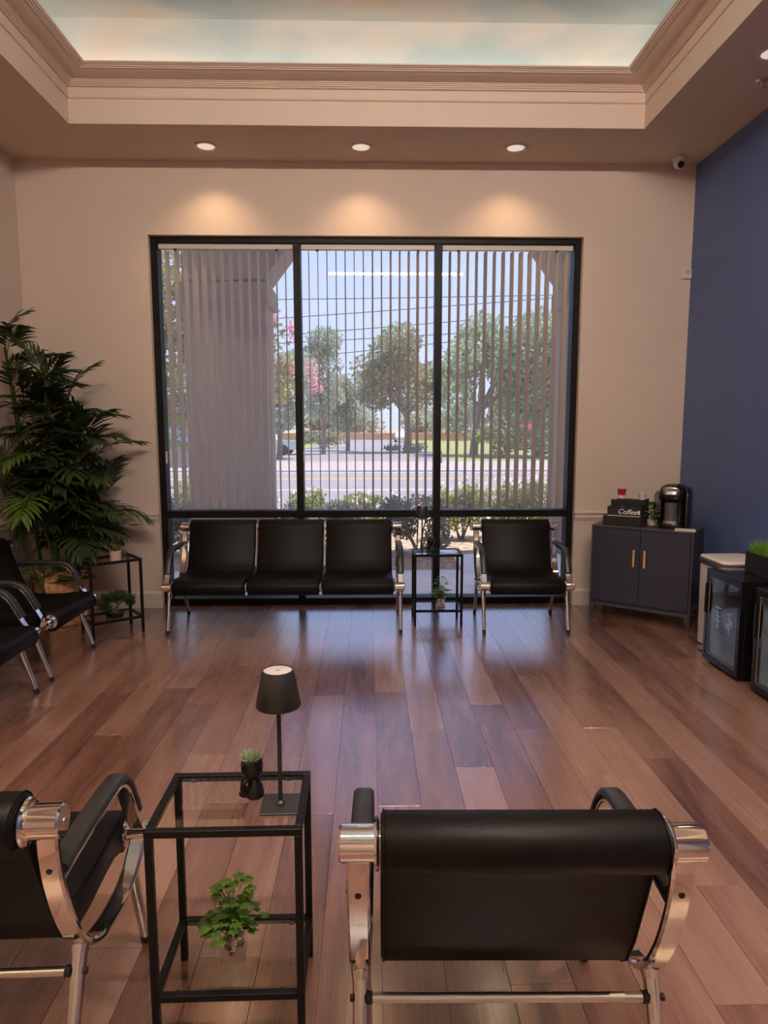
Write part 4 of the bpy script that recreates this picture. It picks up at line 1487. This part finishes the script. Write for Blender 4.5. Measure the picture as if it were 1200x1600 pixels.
# patio slabs
pat = tag(MB().box((-12, 5.99, -.4), (12, 7.0, -.06)).build('patio', 'concrete', smooth=0), kind='structure')
for ix in range(-4, 5):
    for iy, (y0, y1) in enumerate(((5.995, 6.62), (6.625, 7.40))):
        MB().cbox((ix * 1.4 + .3, y0, -.06), (ix * 1.4 + 1.694, y1, -.02), .004).build('slab', 'concrete', pat, smooth=0)
for ix in (0, 1, 2, 3):
    MB().cbox((1.05 + ix * 1.5, 7.405, -.06), (1.05 + ix * 1.5 + 1.494, 8.35, -.02), .004).build('slab', 'concrete', pat, smooth=0)
# road markings
ground('road_marking', 'line_yellow', -80, 80, 22.9, 23.05, -.16, -.155)
ground('road_marking', 'line_yellow', -80, 80, 23.25, 23.4, -.16, -.155)
ground('road_marking', 'line_white', -80, 80, 18.9, 19.05, -.16, -.155)
ground('road_marking', 'line_white', -80, 80, 26.3, 26.42, -.16, -.155)

# arcade: piers, corbels, header with splayed corners
arc = thing('exterior_arcade', (0, 8.2, 0), kind='structure')
PXL0, PXL1, PXR0 = -2.175, -1.205, 2.40
MB().cbox((PXL0, 0, -.1), (PXL1, .65, 3.05), .01).build('pier', 'stucco', arc, smooth=0)
MB().cbox((PXR0, 0, -.1), (PXR0 + .97, .65, 3.05), .01).build('pier', 'stucco', arc, smooth=0)
MB().cbox((PXL0 - .06, -.05, 3.01), (PXL1 + .045, .69, 3.26), .02).build('corbel', 'stucco_cream', arc, smooth=0)
MB().cbox((PXR0 - .045, -.05, 3.01), (PXR0 + 1.03, .69, 3.26), .02).build('corbel', 'stucco_cream', arc, smooth=0)
hd = [(PXL0, 3.26), (PXL1 - .01, 3.30), (-.56, 4.14), (1.75, 4.14), (PXR0 + .01, 3.30), (PXR0 + .97, 3.26), (PXR0 + .97, TOP), (PXL0, TOP)]
MB().prism(hd, 'y', 0, .65).build('header', 'stucco_cream', arc, smooth=0)
tag(MB().box((XL - 6, YB + WT + .001, 4.20), (XR + 6, 8.84, 4.30)).build('ceiling', 'trim_white', smooth=0), kind='structure')


# trees and shrubs
def blob_leaves(mb, g, blobs, n, size):
    tot = sum(b[3] * b[4] * b[5] for b in blobs)
    for cx, cy, cz, rx, ry, rz in blobs:
        for k in range(int(n * rx * ry * rz / tot)):
            while True:
                v = Vector((g.uniform(-1, 1), g.uniform(-1, 1), g.uniform(-1, 1)))
                if .25 < v.length < 1:
                    break
            v = v * (v.length ** -.35)
            p = Vector((cx + v.x * rx, cy + v.y * ry, cz + v.z * rz))
            d = Vector((g.uniform(-1, 1), g.uniform(-1, 1), g.uniform(-1, 1))).normalized()
            s = d.orthogonal().normalized()
            s = (Matrix.Rotation(g.uniform(0, 2 * PI), 3, d) @ s)
            l = size * g.uniform(.7, 1.3)
            mb.add([p, p + d * l * .5 + s * l * .3, p + d * l, p + d * l * .5 - s * l * .3], [(0, 1, 2, 3)])


def tree(name, loc, label, blobs, n, size, m, trunk, seed, group=None, tr=.25, extra=None):
    t = thing(name, loc, 0, label, 'tree', group)
    g = random.Random(seed)
    lb = MB()
    blob_leaves(lb, g, blobs, n, size)
    tag(lb.build('crown', m, t, smooth=0), kind='stuff')
    tk = MB()
    tk.tube(spline(trunk, 5), [tr * (1 - .5 * i / (5 * (len(trunk) - 1))) for i in range(5 * (len(trunk) - 1) + 1)], seg=10)
    top = Vector(trunk[-1])
    for bx in blobs[:7]:
        e = Vector(bx[:3])
        tk.tube([top * .8 + Vector((0, 0, 0)), top.lerp(e, .5) + Vector((0, 0, -.2)), e], [tr * .45, tr * .3, tr * .12], seg=6)
    tk.build('trunk', 'tree_bark', t)
    return t


def blobset(g, n, cx, cz, rx, rz, r0, ry=None):
    out = []
    for k in range(n):
        a, u = g.uniform(0, 2 * PI), g.random() ** .5
        x, z = rx * u * math.cos(a), rz * u * math.sin(a)
        r = r0 * g.uniform(.75, 1.2)
        out.append((cx + x, g.uniform(-1, 1) * (ry or rx) * .6, cz + z, r, r, r * .8))
    return out


g = random.Random(50)
tree('oak_tree', (2.75, 48, -.13), 'round shade tree standing in the middle of the side street', blobset(g, 20, -.4, 5.6, 2.6, 2.2, 1.35), 9000, .30, 'tree_olive', [(0, 0, 0), (.05, 0, 1.4), (-.1, 0, 3.2)], 1, 'trees across the road', .34)
tree('shade_tree', (6.7, 43, -.13), 'large green tree on the corner lawn beside the side street', blobset(g, 24, 1.2, 5.3, 3.4, 2.5, 1.5), 11000, .30, 'tree_green', [(0, 0, 0), (.1, 0, 1.5), (.4, 0, 3.4)], 2, 'trees across the road', .30)
tree('shade_tree', (10.4, 41, -.13), 'large leafy tree seen behind the slats nearest the blue wall', blobset(g, 24, .9, 5.4, 2.9, 2.6, 1.5), 11000, .30, 'tree_green', [(0, 0, 0), (-.1, 0, 1.6), (.2, 0, 3.4)], 3, 'trees across the road', .26)
tree('poplar_tree', (-3.0, 45, -.13), 'slender upright pale tree left of the side street', blobset(g, 16, 0, 5.0, .75, 3.0, .85), 4200, .26, 'tree_pale', [(0, 0, 0), (.05, 0, 1.8), (0, 0, 4.0)], 4, 'trees across the road', .16)
tree('street_tree', (-1.6, 52, -.13), 'hazy low tree in the gap left of the side street', blobset(g, 14, -.2, 3.7, 1.2, 1.6, 1.0), 3800, .28, 'tree_pale', [(0, 0, 0), (.05, 0, 1.2), (0, 0, 2.6)], 5, 'trees across the road', .18)
tree('street_tree', (-5.0, 38, -.13), 'mid green tree beside the stucco pier across the road', blobset(g, 18, 0, 4.0, 1.7, 2.0, 1.1), 6500, .26, 'tree_pale', [(0, 0, 0), (.05, 0, 1.2), (0, 0, 2.8)], 6, 'trees across the road', .18)
tree('street_tree', (-9.6, 34, -.13), 'dense tree at the left edge of the window across the road', blobset(g, 18, .0, 3.4, 2.0, 2.2, 1.2), 6000, .26, 'tree_green', [(0, 0, 0), (.05, 0, 1.2), (0, 0, 2.8)], 7, 'trees across the road', .2)
for k, (x_, y_, h_) in enumerate(((-14, 95, 5), (-8, 110, 5), (-2.5, 115, 3.6), (9, 115, 4), (13, 100, 6), (19, 85, 6.5), (24, 80, 6.5))):
    tree('distant_tree', (x_, y_, -.1), 'distant tree on the horizon, %s' % ('far left', 'second from the left', 'above the red car', 'just right of the street end', 'behind the corner lawn', 'behind the red pickup', 'at the far right')[k], blobset(g, 9, 0, h_ * .6, 3.2, h_ * .35, 2.2), 1500, .7, 'tree_olive' if k % 2 else 'tree_pale', [(0, 0, 0), (0, 0, h_ * .3), (0, 0, h_ * .6)], 20 + k, 'trees on the horizon', .25)

# crape myrtle with pink blossom, close behind the pier
g = random.Random(9)
cr = tree('crape_myrtle', (-3.0, 11.3, -.05), 'pink-flowering crape myrtle growing close outside behind the pier',
          [(-.35, 0, 3.5, .55, .5, .55), (-.1, 0, 4.2, .6, .5, .5), (-.4, 0, 2.7, .5, .4, .5), (.1, 0, 3.2, .45, .4, .45), (1.2, 0, 3.15, .40, .3, .28), (1.45, 0, 2.35, .35, .3, .35), (1.6, 0, 2.75, .22, .2, .25), (-.45, 0, 1.9, .35, .3, .4), (-.1, 0, 1.5, .3, .3, .3), (.6, 0, 3.5, .5, .4, .4), (.6, 0, 2.4, .5, .4, .4)],
          5200, .105, 'tree_yellow', [(0, 0, 0), (.05, 0, 1.0), (.1, 0, 2.0)], 9, None, .06)
for k, (bx, bz) in enumerate(((1.46, 3.42), (1.74, 3.25), (1.80, 3.12), (1.58, 2.62), (1.72, 2.55), (2.03, 2.60), (2.08, 2.42), (2.14, 2.27), (-.25, 2.0), (-.10, 3.0))):
    b = MB()
    for j in range(70):
        p = Vector((bx + g.gauss(0, .055), g.gauss(0, .05), bz + g.gauss(0, .06)))
        d = Vector((g.uniform(-1, 1), g.uniform(-1, 1), g.uniform(-1, 1))).normalized()
        s = d.orthogonal().normalized()
        b.add([p, p + d * .022 + s * .02, p + d * .045, p + d * .022 - s * .02], [(0, 1, 2, 3)])
    b.build('blossom', 'blossom_pink', cr, smooth=0)


def shrub(name, loc, label, rx, rz, n, size, m, seed, flowers=0, stems=True, group='shrubs in the bed outside', low=.35):
    t = thing(name, loc, 0, label, 'shrub', group)
    g = random.Random(seed)
    bl = []
    for k in range(10):
        a = g.uniform(0, 2 * PI)
        u = g.random() ** .5
        bl.append((rx * u * math.cos(a), rx * .6 * u * math.sin(a), rz * g.uniform(low, .85), rx * .42, rx * .36, rz * .22))
    lb = MB()
    blob_leaves(lb, g, bl, n, size)
    tag(lb.build('foliage', m, t, smooth=0), kind='stuff')
    sb = MB()
    for b_ in bl:
        sb.tube(spline([(g.uniform(-.05, .05), g.uniform(-.05, .05), 0), (b_[0] * .5, b_[1] * .5, b_[2] * .55), b_[:3]], 4), .010, seg=5)
    sb.build('stems', 'tree_bark', t)
    if flowers:
        for k in range(flowers):
            a, u = g.uniform(0, 2 * PI), g.uniform(.3, 1.0)
            p = Vector((rx * 1.05 * u * math.cos(a), -rx * .5 * abs(u * math.sin(a)), rz * g.uniform(.5, 1.1)))
            f = MB()
            for j in range(9):
                d = Vector((g.uniform(-1, 1), g.uniform(-1, .4), g.uniform(-.3, 1))).normalized()
                s = d.orthogonal().normalized()
                q = p + d * .008
                f.add([q, q + d * .026 + s * .032, q + d * .050, q + d * .026 - s * .032], [(0, 1, 2, 3)])
            f.build('flower', 'blossom_white', t, smooth=0)
    return t


shrub('rose_bush', (1.35, 9.7, -.05), 'white rose bush outside, directly behind the right-hand window mullion', .42, .82, 2600, .055, 'shrub_lime', 41, 30)
shrub('rose_bush', (2.05, 9.9, -.05), 'white rose bush outside above the single chair', .48, .85, 3000, .055, 'shrub_lime', 42, 44)
shrub('rose_bush', (2.75, 9.6, -.05), 'white rose bush outside at the right edge of the window', .45, .88, 3000, .055, 'shrub_lime', 43, 48)
shrub('rose_bush', (.15, 10.2, -.05), 'low white rose bush outside in the middle window bay', .50, .62, 2600, .055, 'shrub_lime', 44, 14)
shrub('rose_bush', (-1.05, 10.0, -.05), 'leggy rose bush outside just right of the stucco pier', .40, .75, 2000, .055, 'shrub_lime', 45, 6)
shrub('rose_bush', (-2.75, 9.9, -.05), 'bright green bush outside left of the stucco pier', .55, .85, 2800, .055, 'shrub_lime', 46, 5)
shrub('grey_shrub', (.62, 8.55, -.05), 'grey-green shrub outside behind the window table', .42, .72, 3000, .05, 'shrub_grey', 47, 0, low=.2)
shrub('grey_shrub', (-.35, 8.9, -.05), 'grey-green shrub outside behind the bench, right of the mullion', .50, .62, 3000, .05, 'shrub_grey', 48, 0, low=.2)
shrub('grey_shrub', (-1.0, 8.7, -.05), 'small grey-green shrub outside beside the pier base', .30, .62, 1600, .05, 'shrub_grey', 49, 0, low=.2)
shrub('grey_shrub', (-2.65, 8.6, -.05), 'grey-green shrub outside behind the left end of the bench', .40, .70, 2000, .05, 'shrub_grey', 50, 0, low=.2)
shrub('hedge_shrub', (8.0, 40, -.15), 'clipped hedge on the far corner lawn', 1.6, 1.7, 1600, .22, 'shrub_lime', 51, 0, group='hedges across the road', low=.15)
shrub('hedge_shrub', (11.0, 39, -.15), 'second clipped hedge on the far lawn beside the pickup', 1.4, 1.5, 1400, .22, 'tree_olive', 52, 0, group='hedges across the road', low=.15)
shrub('hedge_shrub', (-4.2, 60, -.15), 'dark low hedge beside the side street entrance', 2.2, 1.6, 1600, .25, 'tree_olive', 53, 0, group='hedges across the road', low=.15)
shrub('hedge_shrub', (2.6, 47, -.15), 'low planting round the foot of the street tree', 1.2, .8, 900, .16, 'shrub_grey', 54, 0, group='hedges across the road', low=.2)


def car(loc, rz, m, label, pickup=False):
    c = thing('parked_car', loc, rz, label, 'car', 'cars across the road')
    # length along local y, front -y
    prof = [(-2.1, .35), (-2.15, .65), (-1.95, .85), (-1.05, .95), (-.45, 1.42), (.95, 1.45), (1.65, 1.0), (2.1, .92), (2.15, .5), (2.05, .33)]
    if pickup:
        prof = [(-2.6, .45), (-2.65, .9), (-1.5, 1.05), (-.95, 1.65), (.45, 1.68), (.6, 1.15), (2.55, 1.15), (2.6, .55), (2.5, .45)]
    b = MB()
    rings = []
    for x, k in ((-.88, .93), (-.80, 1.0), (.80, 1.0), (.88, .93)):
        rings.append([(x * (1 if z < 1.0 else .84), y, .3 + (z - .3) * k) for y, z in prof])
    b.ring_loft(rings)
    b.build('body', m, c, smooth=30)
    zc = 1.20 if not pickup else 1.40
    for s in (-1, 1):
        MB().box((s * .70 - .05, -.5, zc - .2), (s * .70 + .055, 1.0 if not pickup else .4, zc + .16)).build('side_window', 'car_glass', c, smooth=0)
    MB().box((-.6, prof[-4][0] - .78 if not pickup else .5, zc - .18), (.6, prof[-4][0] - .72 if not pickup else .62, zc + .15)).build('rear_window', 'car_glass', c, smooth=0)
    for s in (-1, 1):
        for y in (-1.35, 1.35):
            MB().cyl((s * .68, y, .33), (s * .90, y, .33), .33, seg=16).build('wheel', 'tyre', c)
    return c


car((4.3, 88, -.13), 0, 'car_white', 'white car driving away down the side street')
car((-5.9, 78, -.13), math.radians(80), 'car_red', 'red car parked left of the side street')
car((-6.8, 45, -.13), math.radians(85), 'car_white', 'white car parked under the trees right of the pier')
car((16.0, 68, .35), math.radians(-15), 'car_red', 'red pickup parked beyond the corner lawn', True)
car((19.6, 66, .35), math.radians(60), 'car_grey', 'grey car parked beside the red pickup')
# blue awning at far left
aw = thing('blue_awning', (-8.9, 31, 0), 0, 'small blue awning roof across the road left of the pier', 'awning')
MB().prism([(-.6, 1.05), (.6, 1.05), (.6, 1.5), (-.5, 1.5)], 'x', -1.0, 1.0).build('cover', 'canopy_blue', aw, smooth=0)
for sx in (-.95, .95):
    for sy in (-.5, .5):
        MB().cyl((sx, sy, -.17), (sx, sy, 1.06), .04, seg=8).build('post', 'wood_fence', aw)
fe = thing('board_fence', (-9.2, 29.5, -.17), 0, 'grey board fence across the road left of the pier', 'fence')
for k in range(26):
    MB().cbox((-2.6 + k * .2, -.015, .03), (-2.6 + k * .2 + .185, .015, 1.05), .003).build('board', 'wood_fence', fe, smooth=0)
for z in (.25, .85):
    MB().box((-2.6, .015, z), (2.6, .05, z + .08)).build('rail', 'wood_fence', fe, smooth=0)

# overhead wires
for k, (z0, z1, y_) in enumerate(((9.6, 10.9, 60), (8.35, 10.7, 60.4), (10.25, 12.1, 59.6), (11.6, 13.3, 59.2), (13.0, 13.4, 58.8))):
    pts = [(-60 + t * 12, y_, z0 + (z1 - z0) * ((-60 + t * 12) + 6) / 23 - .6 * math.sin(PI * t / 10)) for t in range(11)]
    o = MB().tube(pts, .035, seg=5).build('power_line', 'wire_black')
    tag(o, '%s thin black power line crossing the sky' % ('middle', 'lowest', 'second highest', 'highest but one pair', 'topmost')[k], 'wire', 'overhead power lines')
for k, sx in enumerate((-60, 60)):
    up = thing('utility_pole', (sx, 59.6, -.2), 0, 'wooden utility pole carrying the wires, %s of the view' % ('left' if k == 0 else 'right'), 'pole')
    MB().cyl((0, 0, 0), (0, 0, 20 if k else 12), .16, .12, seg=10).build('post', 'tree_bark', up)
    MB().box((-.06, -1.2, 10.5 if k == 0 else 18), (.06, 1.2, 10.7 if k == 0 else 18.2)).build('crossarm', 'tree_bark', up)
